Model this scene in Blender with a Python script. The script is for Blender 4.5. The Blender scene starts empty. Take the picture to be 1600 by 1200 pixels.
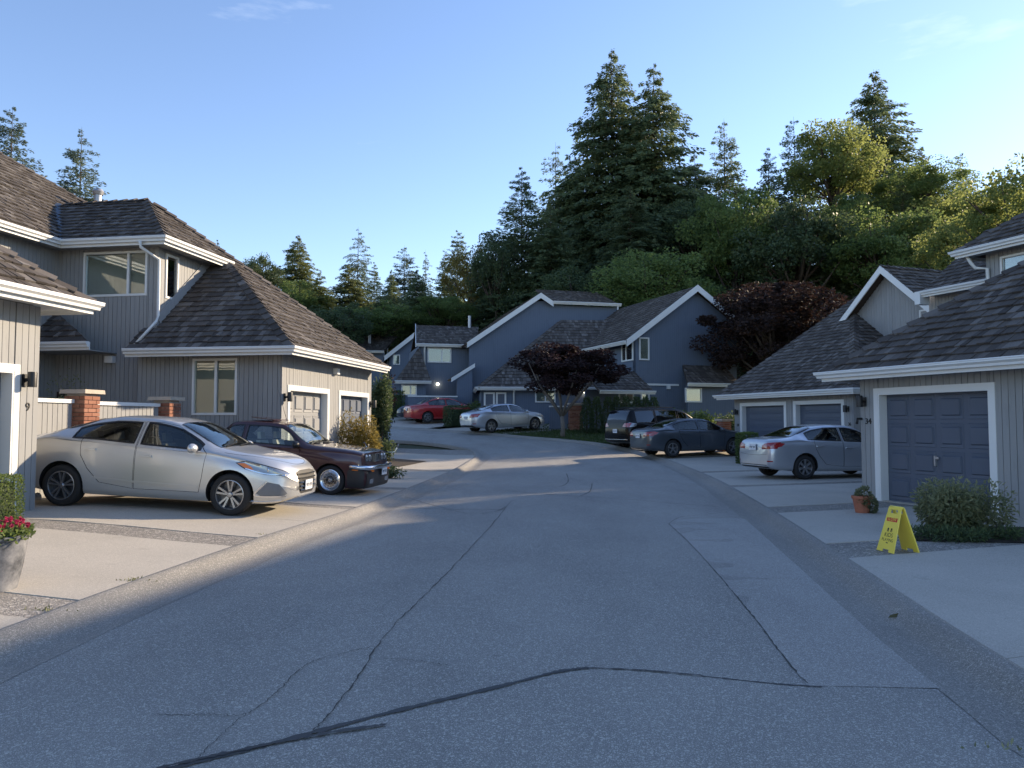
import bpy, bmesh, math, random
import numpy as np
from mathutils import Vector, Matrix, geometry
from mathutils.bvhtree import BVHTree
R = math.radians
random.seed(7); rng = np.random.default_rng(7)
scene = bpy.context.scene
C = scene.collection

# ------------------------------------------------------------ camera
CAM_Z = 1.55
PITCH = math.atan(0.05)
F = 1200.0
cam_d = bpy.data.cameras.new('camera'); cam = bpy.data.objects.new('camera', cam_d); C.objects.link(cam)
cam_d.sensor_width = 36.0; cam_d.lens = F/1600*36; cam_d.clip_end = 2000; cam_d.clip_start = 0.05
cam.location = (0, 0, CAM_Z); cam.rotation_euler = (R(90)+PITCH, 0, 0)
scene.camera = cam

# ------------------------------------------------------------ sky, sun, exposure
SUN_AZ = 58.0      # degrees to the right of straight ahead
SUN_EL = 20.6
w = bpy.data.worlds.new('World'); scene.world = w; w.use_nodes = True
nt = w.node_tree; nt.nodes.clear()
wo = nt.nodes.new('ShaderNodeOutputWorld'); bg = nt.nodes.new('ShaderNodeBackground')
sky = nt.nodes.new('ShaderNodeTexSky'); sky.sky_type = 'NISHITA'; sky.sun_disc = False
sky.sun_elevation = R(SUN_EL); sky.sun_rotation = R(SUN_AZ)
sky.air_density = 1.0; sky.dust_density = 0.15; sky.ozone_density = 1.6; sky.altitude = 100
# thin wisps of cloud all over the sky, seen through a direction-space noise
tc = nt.nodes.new('ShaderNodeTexCoord'); mp = nt.nodes.new('ShaderNodeMapping'); mp.inputs['Scale'].default_value = (1.6, 1.6, 6.5)
nz = nt.nodes.new('ShaderNodeTexNoise'); nz.inputs['Scale'].default_value = 1.7; nz.inputs['Detail'].default_value = 7; nz.inputs['Roughness'].default_value = .58
mp.inputs['Location'].default_value = (5.1, 8.29, 2.65)
rp = nt.nodes.new('ShaderNodeValToRGB'); rp.color_ramp.elements[0].position = .60; rp.color_ramp.elements[1].position = .93
rp.color_ramp.elements[1].color = (.55, .55, .55, 1)
mx = nt.nodes.new('ShaderNodeMix'); mx.data_type = 'RGBA'; mx.inputs['B'].default_value = (6.6, 6.8, 7.0, 1)
L = nt.links.new
L(tc.outputs['Generated'], mp.inputs['Vector']); L(mp.outputs['Vector'], nz.inputs['Vector']); L(nz.outputs['Fac'], rp.inputs['Fac'])
tn = nt.nodes.new('ShaderNodeMix'); tn.data_type = 'RGBA'; tn.blend_type = 'MULTIPLY'; tn.inputs['Factor'].default_value = 1; tn.inputs['B'].default_value = (.90, .90, 1.0, 1)
L(sky.outputs['Color'], tn.inputs['A']); L(rp.outputs['Color'], mx.inputs['Factor']); L(tn.outputs['Result'], mx.inputs['A']); L(mx.outputs['Result'], bg.inputs['Color'])
bg.inputs['Strength'].default_value = 0.090
L(bg.outputs['Background'], wo.inputs['Surface'])
sun_d = bpy.data.lights.new('sun', 'SUN'); sun = bpy.data.objects.new('sun', sun_d); C.objects.link(sun)
sun_d.energy = 2.7; sun_d.angle = R(0.9); sun_d.color = (1.0, .80, .56)
a_ = R(SUN_AZ); e_ = R(SUN_EL)
SUN = Vector((math.sin(a_)*math.cos(e_), math.cos(a_)*math.cos(e_), math.sin(e_)))
sun.rotation_euler = SUN.to_track_quat('Z', 'Y').to_euler(); sun.location = (40, 30, 40)
vs = scene.view_settings; vs.view_transform = 'Standard'; vs.look = 'None'; vs.gamma = 1; vs.exposure = 1.66; vs.use_curve_mapping = False
scene.cycles.max_bounces = 6; scene.cycles.transparent_max_bounces = 24; scene.cycles.caustics_reflective = False; scene.cycles.caustics_refractive = False

# ------------------------------------------------------------ helpers
def sm(t):
    t = min(1, max(0, t)); return t*t*(3-2*t)
def H(x, y):
    "height of the place at x, y"
    t = y-22
    z = 0 if t < 0 else (.0035*t*t if t < 12 else .504+.084*(t-12))
    if y > 60: z = .504+.084*26 + .02*(y-60)
    z += .2*sm((-2.3-x)/4.5)*(1-sm((y-24)/12))
    return z
def at(px, py, d):
    "point of the place seen at photo pixel px, py at depth d"
    cx, cy = (px-800)/F, (600-py)/F
    y = math.cos(PITCH)-cy*math.sin(PITCH); z = math.sin(PITCH)+cy*math.cos(PITCH)
    return Vector((cx/y*d, d, CAM_Z+z/y*d))
def props(o, label=None, cat=None, group=None, kind=None):
    if label: o['label'] = label
    if cat: o['category'] = cat
    if group: o['group'] = group
    if kind: o['kind'] = kind
    return o
def empty(name, loc=(0, 0, 0), rz=0, label=None, cat=None, group=None, parent=None):
    o = bpy.data.objects.new(name, None); C.objects.link(o); o.location = loc; o.rotation_euler = (0, 0, rz)
    o.empty_display_size = .1; o.parent = parent
    return props(o, label, cat, group)
def link(name, me, parent=None, mat=None):
    if mat is not None and not me.materials: me.materials.append(mat)
    o = bpy.data.objects.new(name, me); C.objects.link(o); o.parent = parent
    return o
def npmesh(name, V, Q, mat=None, smooth=False, attr=None, tri=False):
    "fast mesh from numpy arrays of vertices and equal-sided faces"
    V = np.asarray(V, dtype=np.float32).reshape(-1, 3); Q = np.asarray(Q, dtype=np.int32); k = Q.shape[1]
    me = bpy.data.meshes.new(name); me.vertices.add(len(V)); me.vertices.foreach_set('co', V.ravel())
    me.loops.add(Q.size); me.loops.foreach_set('vertex_index', Q.ravel())
    me.polygons.add(len(Q)); me.polygons.foreach_set('loop_start', np.arange(0, Q.size, k, dtype=np.int32))
    me.polygons.foreach_set('use_smooth', np.full(len(Q), smooth))
    if mat: me.materials.append(mat)
    me.update(calc_edges=True)
    if attr is not None:
        a = me.attributes.new('rnd', 'FLOAT', 'FACE'); a.data.foreach_set('value', np.asarray(attr, dtype=np.float32))
    return me
class MB:
    "collects shapes for ONE mesh"
    def __init__(s): s.v = []; s.f = []; s.a = []
    def add(s, vs, fs, a=0.5):
        n = len(s.v); s.v += [tuple(p) for p in vs]; s.f += [[n+i for i in f] for f in fs]; s.a += [a]*len(fs); return s
    def hexa(s, p, a=.5):   # 4 bottom, 4 top
        return s.add(p, [(3, 2, 1, 0), (4, 5, 6, 7), (0, 1, 5, 4), (1, 2, 6, 5), (2, 3, 7, 6), (3, 0, 4, 7)], a)
    def box(s, x0, x1, y0, y1, z0, z1, a=.5):
        return s.hexa([(x0, y0, z0), (x1, y0, z0), (x1, y1, z0), (x0, y1, z0), (x0, y0, z1), (x1, y0, z1), (x1, y1, z1), (x0, y1, z1)], a)
    def bar(s, p, q, wd, h, up=(0, 0, 1)):
        p, q = Vector(p), Vector(q); d = (q-p).normalized(); u = Vector(up); r = d.cross(u)
        if r.length < 1e-4: r = d.cross(Vector((1, 0, 0)))
        r.normalize(); u = r.cross(d).normalized()
        c = [(-wd/2, -h/2), (wd/2, -h/2), (wd/2, h/2), (-wd/2, h/2)]
        return s.add([p+r*a+u*b for a, b in c]+[q+r*a+u*b for a, b in c], [(3, 2, 1, 0), (4, 5, 6, 7), (0, 1, 5, 4), (1, 2, 6, 5), (2, 3, 7, 6), (3, 0, 4, 7)])
    def tube(s, pts, rad, n=8):
        pts = [Vector(p) for p in pts]; rad = rad if hasattr(rad, '__len__') else [rad]*len(pts)
        base = len(s.v); ref = Vector((.31, .22, .92))
        for i, p in enumerate(pts):
            d = (pts[min(i+1, len(pts)-1)]-pts[max(i-1, 0)]).normalized(); a = d.cross(ref)
            if a.length < .05: a = d.cross(Vector((1, 0, 0)))
            a.normalize(); b = d.cross(a)
            for k in range(n):
                t = 2*math.pi*k/n; s.v.append(tuple(p+(a*math.cos(t)+b*math.sin(t))*rad[i]))
        for i in range(len(pts)-1):
            for k in range(n):
                s.f.append([base+i*n+k, base+i*n+(k+1) % n, base+(i+1)*n+(k+1) % n, base+(i+1)*n+k]); s.a.append(.5)
        s.f.append([base+k for k in range(n)][::-1]); s.f.append([base+(len(pts)-1)*n+k for k in range(n)]); s.a += [.5, .5]
        return s
    def lathe(s, prof, n=24, axis='z', c=(0, 0, 0)):
        base = len(s.v); m = len(prof)
        for k in range(n):
            t = 2*math.pi*k/n
            for r, h in prof:
                p = (r*math.cos(t), r*math.sin(t), h) if axis == 'z' else (r*math.cos(t), h, r*math.sin(t))
                s.v.append((p[0]+c[0], p[1]+c[1], p[2]+c[2]))
        for k in range(n):
            for j in range(m-1):
                q = [base+k*m+j, base+((k+1) % n)*m+j, base+((k+1) % n)*m+j+1, base+k*m+j+1]
                s.f.append(q if axis == 'z' else q[::-1]); s.a.append(.5)
        return s
    def mesh(s, name, mat=None, smooth=False, sharp=None, attr=False):
        me = bpy.data.meshes.new(name); me.from_pydata(s.v, [], s.f)
        if mat: me.materials.append(mat)
        if attr: me.attributes.new('rnd', 'FLOAT', 'FACE').data.foreach_set('value', s.a)
        if smooth or sharp:
            me.polygons.foreach_set('use_smooth', [True]*len(me.polygons))
            if sharp: me.set_sharp_from_angle(angle=R(sharp))
        me.update(); return me
    def build(s, name, mat, parent=None, smooth=False, sharp=None, attr=False):
        return link(name, s.mesh(name, mat, smooth, sharp, attr), parent)
def copy_tree(o, parent=None):
    c = o.copy(); C.objects.link(c); c.parent = parent
    for ch in list(o.children): copy_tree(ch, c)
    return c

# ------------------------------------------------------------ materials
MATS = {}
class NT:
    def __init__(s, name):
        s.m = bpy.data.materials.new(name); s.m.use_nodes = True; s.t = s.m.node_tree; s.t.nodes.clear()
        s.out = s.n('ShaderNodeOutputMaterial'); MATS[name] = s.m
    def n(s, typ, **kw):
        o = s.t.nodes.new(typ)
        for k, v in kw.items():
            if k in o.inputs: s.put(o.inputs[k], v)
            else: setattr(o, k, v)
        return o
    def put(s, inp, v):
        if isinstance(v, bpy.types.NodeSocket): s.t.links.new(v, inp)
        elif isinstance(v, (tuple, list)) and len(v) == 3 and inp.type == 'RGBA': inp.default_value = (*v, 1)
        else: inp.default_value = v
    def coord(s, which='Object', scale=1.0, rot=None):
        t = s.n('ShaderNodeTexCoord'); m = s.n('ShaderNodeMapping', Vector=t.outputs[which])
        m.inputs['Scale'].default_value = scale if hasattr(scale, '__len__') else (scale,)*3
        return m.outputs['Vector']
    def world(s, scale=1.0):
        g = s.n('ShaderNodeNewGeometry'); m = s.n('ShaderNodeMapping', Vector=g.outputs['Position'])
        m.inputs['Scale'].default_value = scale if hasattr(scale, '__len__') else (scale,)*3
        return m.outputs['Vector']
    def noise(s, vec, scale, detail=4, rough=.55, out='Fac'):
        return s.n('ShaderNodeTexNoise', Vector=vec, Scale=scale, Detail=detail, Roughness=rough).outputs[out]
    def vor(s, vec, scale, out='Color', feature='F1'):
        v = s.n('ShaderNodeTexVoronoi', Vector=vec, Scale=scale); v.feature = feature; return v.outputs[out]
    def ramp(s, fac, stops):
        r = s.n('ShaderNodeValToRGB', Fac=fac); e = r.color_ramp.elements
        while len(e) > len(stops): e.remove(e[-1])
        while len(e) < len(stops): e.new(.5)
        for i, (p, c) in enumerate(stops): e[i].position = p; e[i].color = (*c, 1) if len(c) == 3 else c
        return r.outputs['Color']
    def mix(s, fac, a, b, mode='MIX'):
        m = s.n('ShaderNodeMix', data_type='RGBA', blend_type=mode); s.put(m.inputs['Factor'], fac); s.put(m.inputs['A'], a); s.put(m.inputs['B'], b)
        return m.outputs['Result']
    def math(s, op, a, b=0.0):
        m = s.n('ShaderNodeMath', operation=op); s.put(m.inputs[0], a); s.put(m.inputs[1], b); return m.outputs[0]
    def bump(s, h, strength=.3, dist=.01, normal=None):
        b = s.n('ShaderNodeBump', Height=h, Strength=strength, Distance=dist)
        if normal is not None: s.put(b.inputs['Normal'], normal)
        return b.outputs['Normal']
    def bsdf(s, color, rough=.7, metal=0, bump=None, spec=.5, coat=0, **kw):
        p = s.n('ShaderNodeBsdfPrincipled'); s.put(p.inputs['Base Color'], color); s.put(p.inputs['Roughness'], rough)
        s.put(p.inputs['Metallic'], metal); s.put(p.inputs['Specular IOR Level'], spec); s.put(p.inputs['Coat Weight'], coat)
        p.inputs['Coat Roughness'].default_value = .04
        if bump is not None: s.put(p.inputs['Normal'], bump)
        for k, v in kw.items(): s.put(p.inputs[k.replace('_', ' ')], v)
        return p.outputs[0]
    def done(s, sh): s.put(s.out.inputs['Surface'], sh); return s.m

def siding_mat(name, col, grooves=False):
    t = NT(name); o = t.coord('Object'); wv = t.world()
    n1 = t.noise(wv, 1.3, 5); n2 = t.noise(t.world((18, 18, 1.2)), 4, 4)
    oi = t.n('ShaderNodeObjectInfo').outputs['Random']
    c = t.mix(t.math('MULTIPLY', n1, .35), col, tuple(x*.8 for x in col))
    c = t.mix(t.math('MULTIPLY', oi, .30), c, tuple(min(1, x*1.22) for x in col))
    c = t.mix(t.math('MULTIPLY', t.math('GREATER_THAN', n2, .66), .25), c, tuple(x*.7 for x in col))
    gz = t.n('ShaderNodeSeparateXYZ', Vector=t.world()).outputs[2]; dirt = t.noise(t.world((3, 3, .5)), 2.2, 6, .65); c = t.mix(t.math('MULTIPLY', t.math('GREATER_THAN', dirt, .57), .16), c, tuple(x*.62 for x in col))
    b = t.bump(n2, .25, .004)
    if grooves:
        sx = t.n('ShaderNodeSeparateXYZ', Vector=o); fx = t.math('FRACT', t.math('DIVIDE', t.math('ADD', sx.outputs[0], sx.outputs[1]), .125))
        g = t.math('LESS_THAN', fx, .1); c = t.mix(t.math('MULTIPLY', g, .45), c, tuple(x*.45 for x in col))
        b = t.bump(g, -.4, .01, b)
    return t.done(t.bsdf(c, .62, bump=b, spec=.35))
siding_mat('siding', (.285, .289, .29)); siding_mat('siding_far', (.125, .158, .215), True)
def plain(name, col, rough=.6, metal=0, var=.12, spec=.5, scale=3, bump=0, coat=0, bscale=60):
    t = NT(name); n = t.noise(t.world(), scale, 5)
    c = t.mix(n, tuple(x*(1-var) for x in col), tuple(min(1, x*(1+var)) for x in col))
    b = t.bump(t.noise(t.world(), bscale, 4), bump, .004) if bump else None
    return t.done(t.bsdf(c, rough, metal, b, spec, coat))
plain('white_paint', (.70, .71, .70), .45, var=.07, scale=2)
plain('door_blue', (.085, .105, .145), .5, var=.1, scale=2, bump=.05)
plain('door_grey', (.25, .255, .26), .5, var=.08, scale=2)
plain('black_metal', (.012, .012, .014), .45); plain('rubber', (.018, .018, .019), .82, bump=.15); plain('trim_black', (.012, .012, .013), .4)
plain('dark_inside', (.008, .008, .009), .9); plain('cabin_trim', (.13, .125, .115), .85); plain('galvanised', (.42, .43, .45), .45, .7); plain('blind', (.80, .78, .70), .7, var=.05)
plain('mortar', (.36, .33, .30), .9, bump=.4); plain('cap_stone', (.44, .38, .31), .85, bump=.4, scale=9, var=.25)
plain('terracotta', (.36, .13, .075), .8, var=.3, scale=14, bump=.3); plain('soil', (.035, .024, .016), .95, bump=.8, var=.4, scale=20)
plain('yellow_plastic', (.82, .66, .09), .42, var=.06); plain('ink_black', (.01, .01, .01), .6); plain('ink_red', (.55, .03, .02), .6)
plain('chrome', (.75, .76, .78), .16, 1.0, var=.03); plain('alloy', (.36, .36, .37), .32, .85, var=.1); plain('alloy_dark', (.10, .10, .105), .35, .7)
plain('seat_grey', (.30, .29, .26), .9); plain('seat_dark', (.05, .05, .052), .9); plain('seat_white', (.72, .71, .64), .8)
plain('plate_white', (.72, .74, .78), .4); plain('lead', (.09, .115, .15), .5, .5); plain('wood_dark', (.05, .035, .025), .8)
plain('bulb_off', (.8, .8, .78), .2); plain('orange_lens', (.75, .2, .03), .15, spec=.8)
plain('red_lens', (.30, .008, .01), .08, spec=.8, coat=1); plain('lamp_clear', (.30, .31, .32), .10, .6, spec=.9, coat=1)
plain('plastic_dark', (.022, .022, .024), .5); plain('bezel_grey', (.16, .165, .175), .5)
t = NT('bulb_lit'); em = t.n('ShaderNodeEmission', Color=(1, .85, .6), Strength=6); t.done(em.outputs[0])
def paint(name, col, metal=.5, rough=.32, coat=1, spec=.5):
    t = NT(name); v = t.vor(t.coord('Object', 900), 1.0); g = t.n('ShaderNodeSeparateColor', Color=v).outputs[0]
    c = t.mix(t.math('MULTIPLY', g, .3), col, tuple(x*.75 for x in col))
    dust = t.noise(t.coord('Object'), 2.2, 6); r = t.math('ADD', t.math('MULTIPLY', dust, .16), rough-.06)
    return t.done(t.bsdf(c, r, metal, None, spec, coat))
paint('paint_silver', (.60, .60, .59), .65, .34); paint('paint_burgundy', (.055, .014, .018), .25, .34); paint('paint_red', (.42, .018, .02), .2, .3)
paint('paint_black', (.003, .003, .004), .0, .16, .0, .3); paint('paint_slate', (.075, .09, .11), .55, .3); paint('paint_silver_blue', (.52, .55, .60), .7, .32)
paint('paint_navy', (.02, .028, .045), .3, .3)
t = NT('car_glass'); gl = t.n('ShaderNodeBsdfGlossy', Color=(.9, .95, .95), Roughness=.02); tr = t.n('ShaderNodeBsdfTransparent', Color=(.78, .84, .81))
fr = t.n('ShaderNodeFresnel', IOR=1.5).outputs[0]; ms = t.n('ShaderNodeMixShader', Fac=t.math('ADD', t.math('MULTIPLY', fr, 1.3), .05)); t.put(ms.inputs[1], tr.outputs[0]); t.put(ms.inputs[2], gl.outputs[0]); t.done(ms.outputs[0])
t = NT('tint_glass'); gl = t.n('ShaderNodeBsdfGlossy', Color=(.9, .95, 1), Roughness=.02); tr = t.n('ShaderNodeBsdfTransparent', Color=(.10, .11, .12))
fr = t.n('ShaderNodeFresnel', IOR=1.5).outputs[0]; ms = t.n('ShaderNodeMixShader', Fac=t.math('ADD', t.math('MULTIPLY', fr, 1.3), .05)); t.put(ms.inputs[1], tr.outputs[0]); t.put(ms.inputs[2], gl.outputs[0]); t.done(ms.outputs[0])
t = NT('window_glass'); nb = t.bump(t.noise(t.world(), 1.7, 2), .05, .03)
gl = t.n('ShaderNodeBsdfGlossy', Color=(1, 1, 1), Roughness=.015, Normal=nb); tr = t.n('ShaderNodeBsdfTransparent', Color=(.80, .84, .82))
fr = t.n('ShaderNodeFresnel', IOR=1.52).outputs[0]; ms = t.n('ShaderNodeMixShader', Fac=t.math('ADD', t.math('MULTIPLY', fr, 1.4), .05)); t.put(ms.inputs[1], tr.outputs[0]); t.put(ms.inputs[2], gl.outputs[0]); t.done(ms.outputs[0])
def shake_mat(name, single):
    t = NT(name)
    r = t.n('ShaderNodeObjectInfo').outputs['Random'] if single else t.n('ShaderNodeAttribute', attribute_name='rnd').outputs['Fac']
    c = t.ramp(r, [(0, (.044, .038, .035)), (.3, (.078, .068, .062)), (.65, (.112, .099, .090)), (.88, (.165, .149, .137)), (1, (.24, .222, .207))])
    n = t.noise(t.world((9, 9, 9)), 3, 6, .65); st = t.noise(t.coord('Object', (40, 3, 40)) if single else t.world((26, 26, 5)), 2, 4)
    c = t.mix(t.math('MULTIPLY', n, .55), c, (.040, .034, .030)); c = t.mix(t.math('MULTIPLY', st, .3), c, (.16, .138, .12))
    return t.done(t.bsdf(c, .85, bump=t.bump(st, .5, .008), spec=.25))
shake_mat('shake', True); shake_mat('shake_field', False)
def brick_mat():
    t = NT('brick'); r = t.n('ShaderNodeObjectInfo').outputs['Random']; n = t.noise(t.world(), 22, 5)
    c = t.ramp(r, [(0, (.22, .095, .065)), (.5, (.32, .150, .10)), (1, (.40, .21, .145))]); c = t.mix(t.math('MULTIPLY', n, .5), c, (.19, .08, .055))
    t.done(t.bsdf(c, .88, bump=t.bump(n, .5, .006), spec=.2))
brick_mat()
def asphalt(name, lo, mid, hi, fine=170, patchy=.4):
    t = NT(name); wv = t.world()
    v = t.vor(wv, fine); g = t.n('ShaderNodeSeparateColor', Color=v).outputs[0]; v2 = t.n('ShaderNodeSeparateColor', Color=t.vor(wv, fine*.42)).outputs[1]
    c = t.ramp(g, [(0, lo), (.55, mid), (.86, tuple(x*1.25 for x in mid)), (.97, hi)])
    c = t.mix(t.math('MULTIPLY', t.math('GREATER_THAN', v2, .93), .6), c, hi)
    big = t.noise(wv, .55, 6, .6); c = t.mix(t.math('MULTIPLY', big, patchy), c, lo)
    st = t.noise(t.world((1.1, .35, 1)), 1.4, 5); c = t.mix(t.math('MULTIPLY', t.math('GREATER_THAN', st, .6), .10), c, lo)
    bl = t.noise(t.world((.5, .22, 1)), 1.1, 7, .62); c = t.mix(t.math('MULTIPLY', t.math('SUBTRACT', bl, .35), .55), c, hi)
    sp = t.noise(wv, 3.1, 5, .7); c = t.mix(t.math('MULTIPLY', t.math('GREATER_THAN', sp, .70), .35), c, tuple(x*.6 for x in lo))
    d = t.vor(wv, fine, 'Distance'); b = t.bump(d, .75, .006); b = t.bump(t.noise(wv, 9, 4), .25, .012, b)
    return t.done(t.bsdf(c, .82, bump=b, spec=.35))
asphalt('asphalt', (.15, .147, .139), (.275, .266, .247), (.70, .68, .62), 240)
asphalt('asphalt_patch', (.20, .196, .187), (.325, .313, .292), (.68, .66, .61), 250, .3)
asphalt('kerb_asphalt', (.14, .135, .123), (.27, .257, .23), (.60, .56, .50), 210, .4)
asphalt('aggregate', (.10, .093, .083), (.235, .215, .19), (.58, .54, .47), 75, .3)
def concrete(name, col):
    t = NT(name); wv = t.world(); big = t.noise(wv, .8, 6, .6); g = t.n('ShaderNodeSeparateColor', Color=t.vor(wv, 160)).outputs[0]
    c = t.mix(big, tuple(x*.74 for x in col), tuple(x*1.12 for x in col)); c = t.mix(t.math('MULTIPLY', t.math('GREATER_THAN', g, .62), .34), c, tuple(x*.55 for x in col))
    c = t.mix(t.math('MULTIPLY', t.math('LESS_THAN', g, .12), .4), c, tuple(min(1, x*1.45) for x in col))
    st = t.noise(wv, 2.6, 6, .7); c = t.mix(t.math('MULTIPLY', t.math('GREATER_THAN', st, .62), .25), c, tuple(x*.6 for x in col))
    oil = t.noise(wv, .9, 7, .72); c = t.mix(t.math('MULTIPLY', t.math('MAXIMUM', t.math('SUBTRACT', oil, .60), 0), 1.6), c, tuple(x*.45 for x in col))
    return t.done(t.bsdf(c, .86, bump=t.bump(t.noise(wv, 140, 3), .5, .004), spec=.3))
concrete('concrete', (.47, .435, .375)); plain('tar', (.035, .035, .036), .6, var=.3, scale=30, bump=.3); plain('crack', (.055, .052, .048), .9)
def leafmat(name, a, b, c, trans=.35, rough=.55):
    t = NT(name); oi = t.n('ShaderNodeObjectInfo').outputs['Random']; at_ = t.n('ShaderNodeAttribute', attribute_name='rnd').outputs['Fac']
    col = t.ramp(at_, [(0, a), (.55, b), (1, c)]); col = t.mix(t.math('MULTIPLY', oi, .35), col, tuple(x*.62 for x in a))
    p = t.bsdf(col, rough, spec=.3); tl = t.n('ShaderNodeBsdfTranslucent'); t.put(tl.inputs['Color'], t.mix(.5, col, tuple(min(1, x*1.9) for x in c)))
    m = t.n('ShaderNodeMixShader', Fac=trans); t.put(m.inputs[1], p); t.put(m.inputs[2], tl.outputs[0]); return t.done(m.outputs[0])
leafmat('needles', (0.0585, 0.091, 0.0494), (0.0975, 0.1404, 0.0715), (0.1755, 0.2145, 0.0975), 0.35)
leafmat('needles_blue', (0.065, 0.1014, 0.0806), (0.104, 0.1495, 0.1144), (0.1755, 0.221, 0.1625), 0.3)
leafmat('cedar_leaf', (0.0715, 0.1014, 0.0416), (0.117, 0.1534, 0.0585), (0.208, 0.221, 0.078), 0.38)
leafmat('leaf_green', (0.0624, 0.1014, 0.0338), (0.104, 0.1586, 0.0494), (0.1885, 0.2405, 0.0715), 0.45)
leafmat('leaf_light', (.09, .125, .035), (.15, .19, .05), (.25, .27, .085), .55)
leafmat('leaf_plum', (.018, .011, .013), (.030, .017, .019), (.052, .026, .027), .14, .8)
leafmat('leaf_rust', (.022, .015, .015), (.036, .022, .020), (.075, .040, .029), .14, .8)
leafmat('leaf_shrub', (.07, .09, .042), (.15, .17, .085), (.32, .32, .18), .35)
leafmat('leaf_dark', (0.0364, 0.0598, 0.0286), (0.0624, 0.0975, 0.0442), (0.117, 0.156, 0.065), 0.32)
leafmat('leaf_gold', (.09, .085, .020), (.15, .135, .03), (.27, .20, .06), .42)
leafmat('petal', (.30, .012, .06), (.48, .025, .10), (.62, .07, .17), .3); leafmat('grass', (.030, .055, .014), (.055, .090, .022), (.09, .125, .035), .3)
plain('bark', (.060, .045, .034), .9, var=.4, scale=8, bump=.8); plain('bark_pale', (.16, .14, .12), .9, var=.35, scale=8, bump=.5)
def terrain_mat():
    t = NT('forest_floor'); n = t.noise(t.world(), .7, 6); n2 = t.noise(t.world(), 25, 4)
    t.done(t.bsdf(t.mix(n, (.045, .038, .022), (.05, .07, .022)), .95, bump=t.bump(n2, .6, .05)))
    t = NT('turf'); n = t.noise(t.world(), 1.2, 6); n2 = t.noise(t.world(), 60, 4); t.done(t.bsdf(t.mix(n, (.040, .070, .018), (.085, .105, .032)), .95, bump=t.bump(n2, .8, .04)))
    t = NT('stone_pot'); n = t.noise(t.coord('Object', (3, 3, 3)), 2.2, 7, .65); t.done(t.bsdf(t.ramp(n, [(.35, (.05, .055, .065)), (.5, (.15, .155, .17)), (.68, (.27, .27, .28))]), .75, bump=t.bump(n, .3, .01)))
terrain_mat()
# ------------------------------------------------------------ ground, road, kerbs, driveways
def catmull(pts, n):
    P = [Vector(p) for p in pts]; out = []
    for i in range(len(P)-1):
        p0, p1, p2, p3 = P[max(i-1, 0)], P[i], P[i+1], P[min(i+2, len(P)-1)]
        for k in range(n):
            t = k/n; out.append(.5*((2*p1)+(p2-p0)*t+(2*p0-5*p1+4*p2-p3)*t*t+(3*p1-p0-3*p2+p3)*t**3))
    out.append(P[-1]); return out
def grid_mesh(name, rows, mat, parent=None, kind='structure', smooth=True):
    "rows: list of lists of 3-D points"
    n, m = len(rows), len(rows[0]); V = [tuple(p) for r in rows for p in r]
    Q = [(i*m+j, i*m+j+1, (i+1)*m+j+1, (i+1)*m+j) for i in range(n-1) for j in range(m-1)]
    me = npmesh(name, V, Q, mat, smooth); bm = bmesh.new(); bm.from_mesh(me)
    bmesh.ops.recalc_face_normals(bm, faces=bm.faces[:])
    if sum(f.normal.z for f in bm.faces) < 0: bmesh.ops.reverse_faces(bm, faces=bm.faces[:])
    bm.to_mesh(me); bm.free()
    o = link(name, me, parent)
    if kind: o['kind'] = kind
    return o
xs = np.concatenate([np.linspace(-420, -40, 24), np.arange(-38, 39, 2.0), np.linspace(40, 420, 24)]); ys = np.concatenate([np.linspace(-120, -20, 8), np.arange(-18, 64, 2.0), np.linspace(66, 700, 40)])
grid_mesh('ground', [[(x, y, H(x, y)-.10) for x in xs] for y in ys], MATS['forest_floor'])

RIGHT = catmull([(2.6, -14), (2.72, -4), (2.82, 1), (3.06, 4.6), (3.68, 8.57), (4.43, 13.3), (5.45, 21.0), (5.75, 26.5), (5.35, 31), (4.3, 34), (2.7, 36), (.9, 37.4), (-2.4, 40.2), (-8, 43.6), (-16, 47), (-32, 51)], 8)
LEFT = catmull([(-3.6, -14), (-3.66, -4), (-3.66, 1), (-3.57, 5.35), (-3.2, 9.9), (-2.72, 13.4), (-2.15, 20), (-1.65, 26.5), (-1.45, 29.6), (-1.9, 32.2), (-3.4, 34.3), (-6, 36.0), (-14, 39.6), (-32, 45)], 8)
def inward(line, side):
    out = []
    for i in range(len(line)):
        d = (line[min(i+1, len(line)-1)]-line[max(i-1, 0)]).normalized(); out.append(Vector((-d.y, d.x))*side)
    return out
def resample(line, n):
    L_ = [0]
    for a, b in zip(line, line[1:]): L_.append(L_[-1]+(b-a).length)
    out = []; j = 0
    for k in range(n):
        s = L_[-1]*k/(n-1)
        while j < len(L_)-2 and L_[j+1] < s: j += 1
        t = (s-L_[j])/max(1e-9, L_[j+1]-L_[j]); out.append(line[j].lerp(line[j+1], t))
    return out
KW = .56
nr, nl = inward(RIGHT, 1), inward(LEFT, -1)
Rin = [p+n*KW for p, n in zip(RIGHT, nr)]; Lin = [p+n*KW for p, n in zip(LEFT, nl)]
ra, la = resample(Rin, 150), resample(Lin, 150)
rows = []
for p, q in zip(la, ra):
    row = []
    for k in range(13):
        t = k/12; c = p.lerp(q, t); row.append((c.x, c.y, H(c.x, c.y)+.035*(1-(2*t-1)**2)+.001*math.sin(c.x*2.1+c.y*1.3)))
    rows.append(row)
road = grid_mesh('road', rows, MATS['asphalt'])
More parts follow.
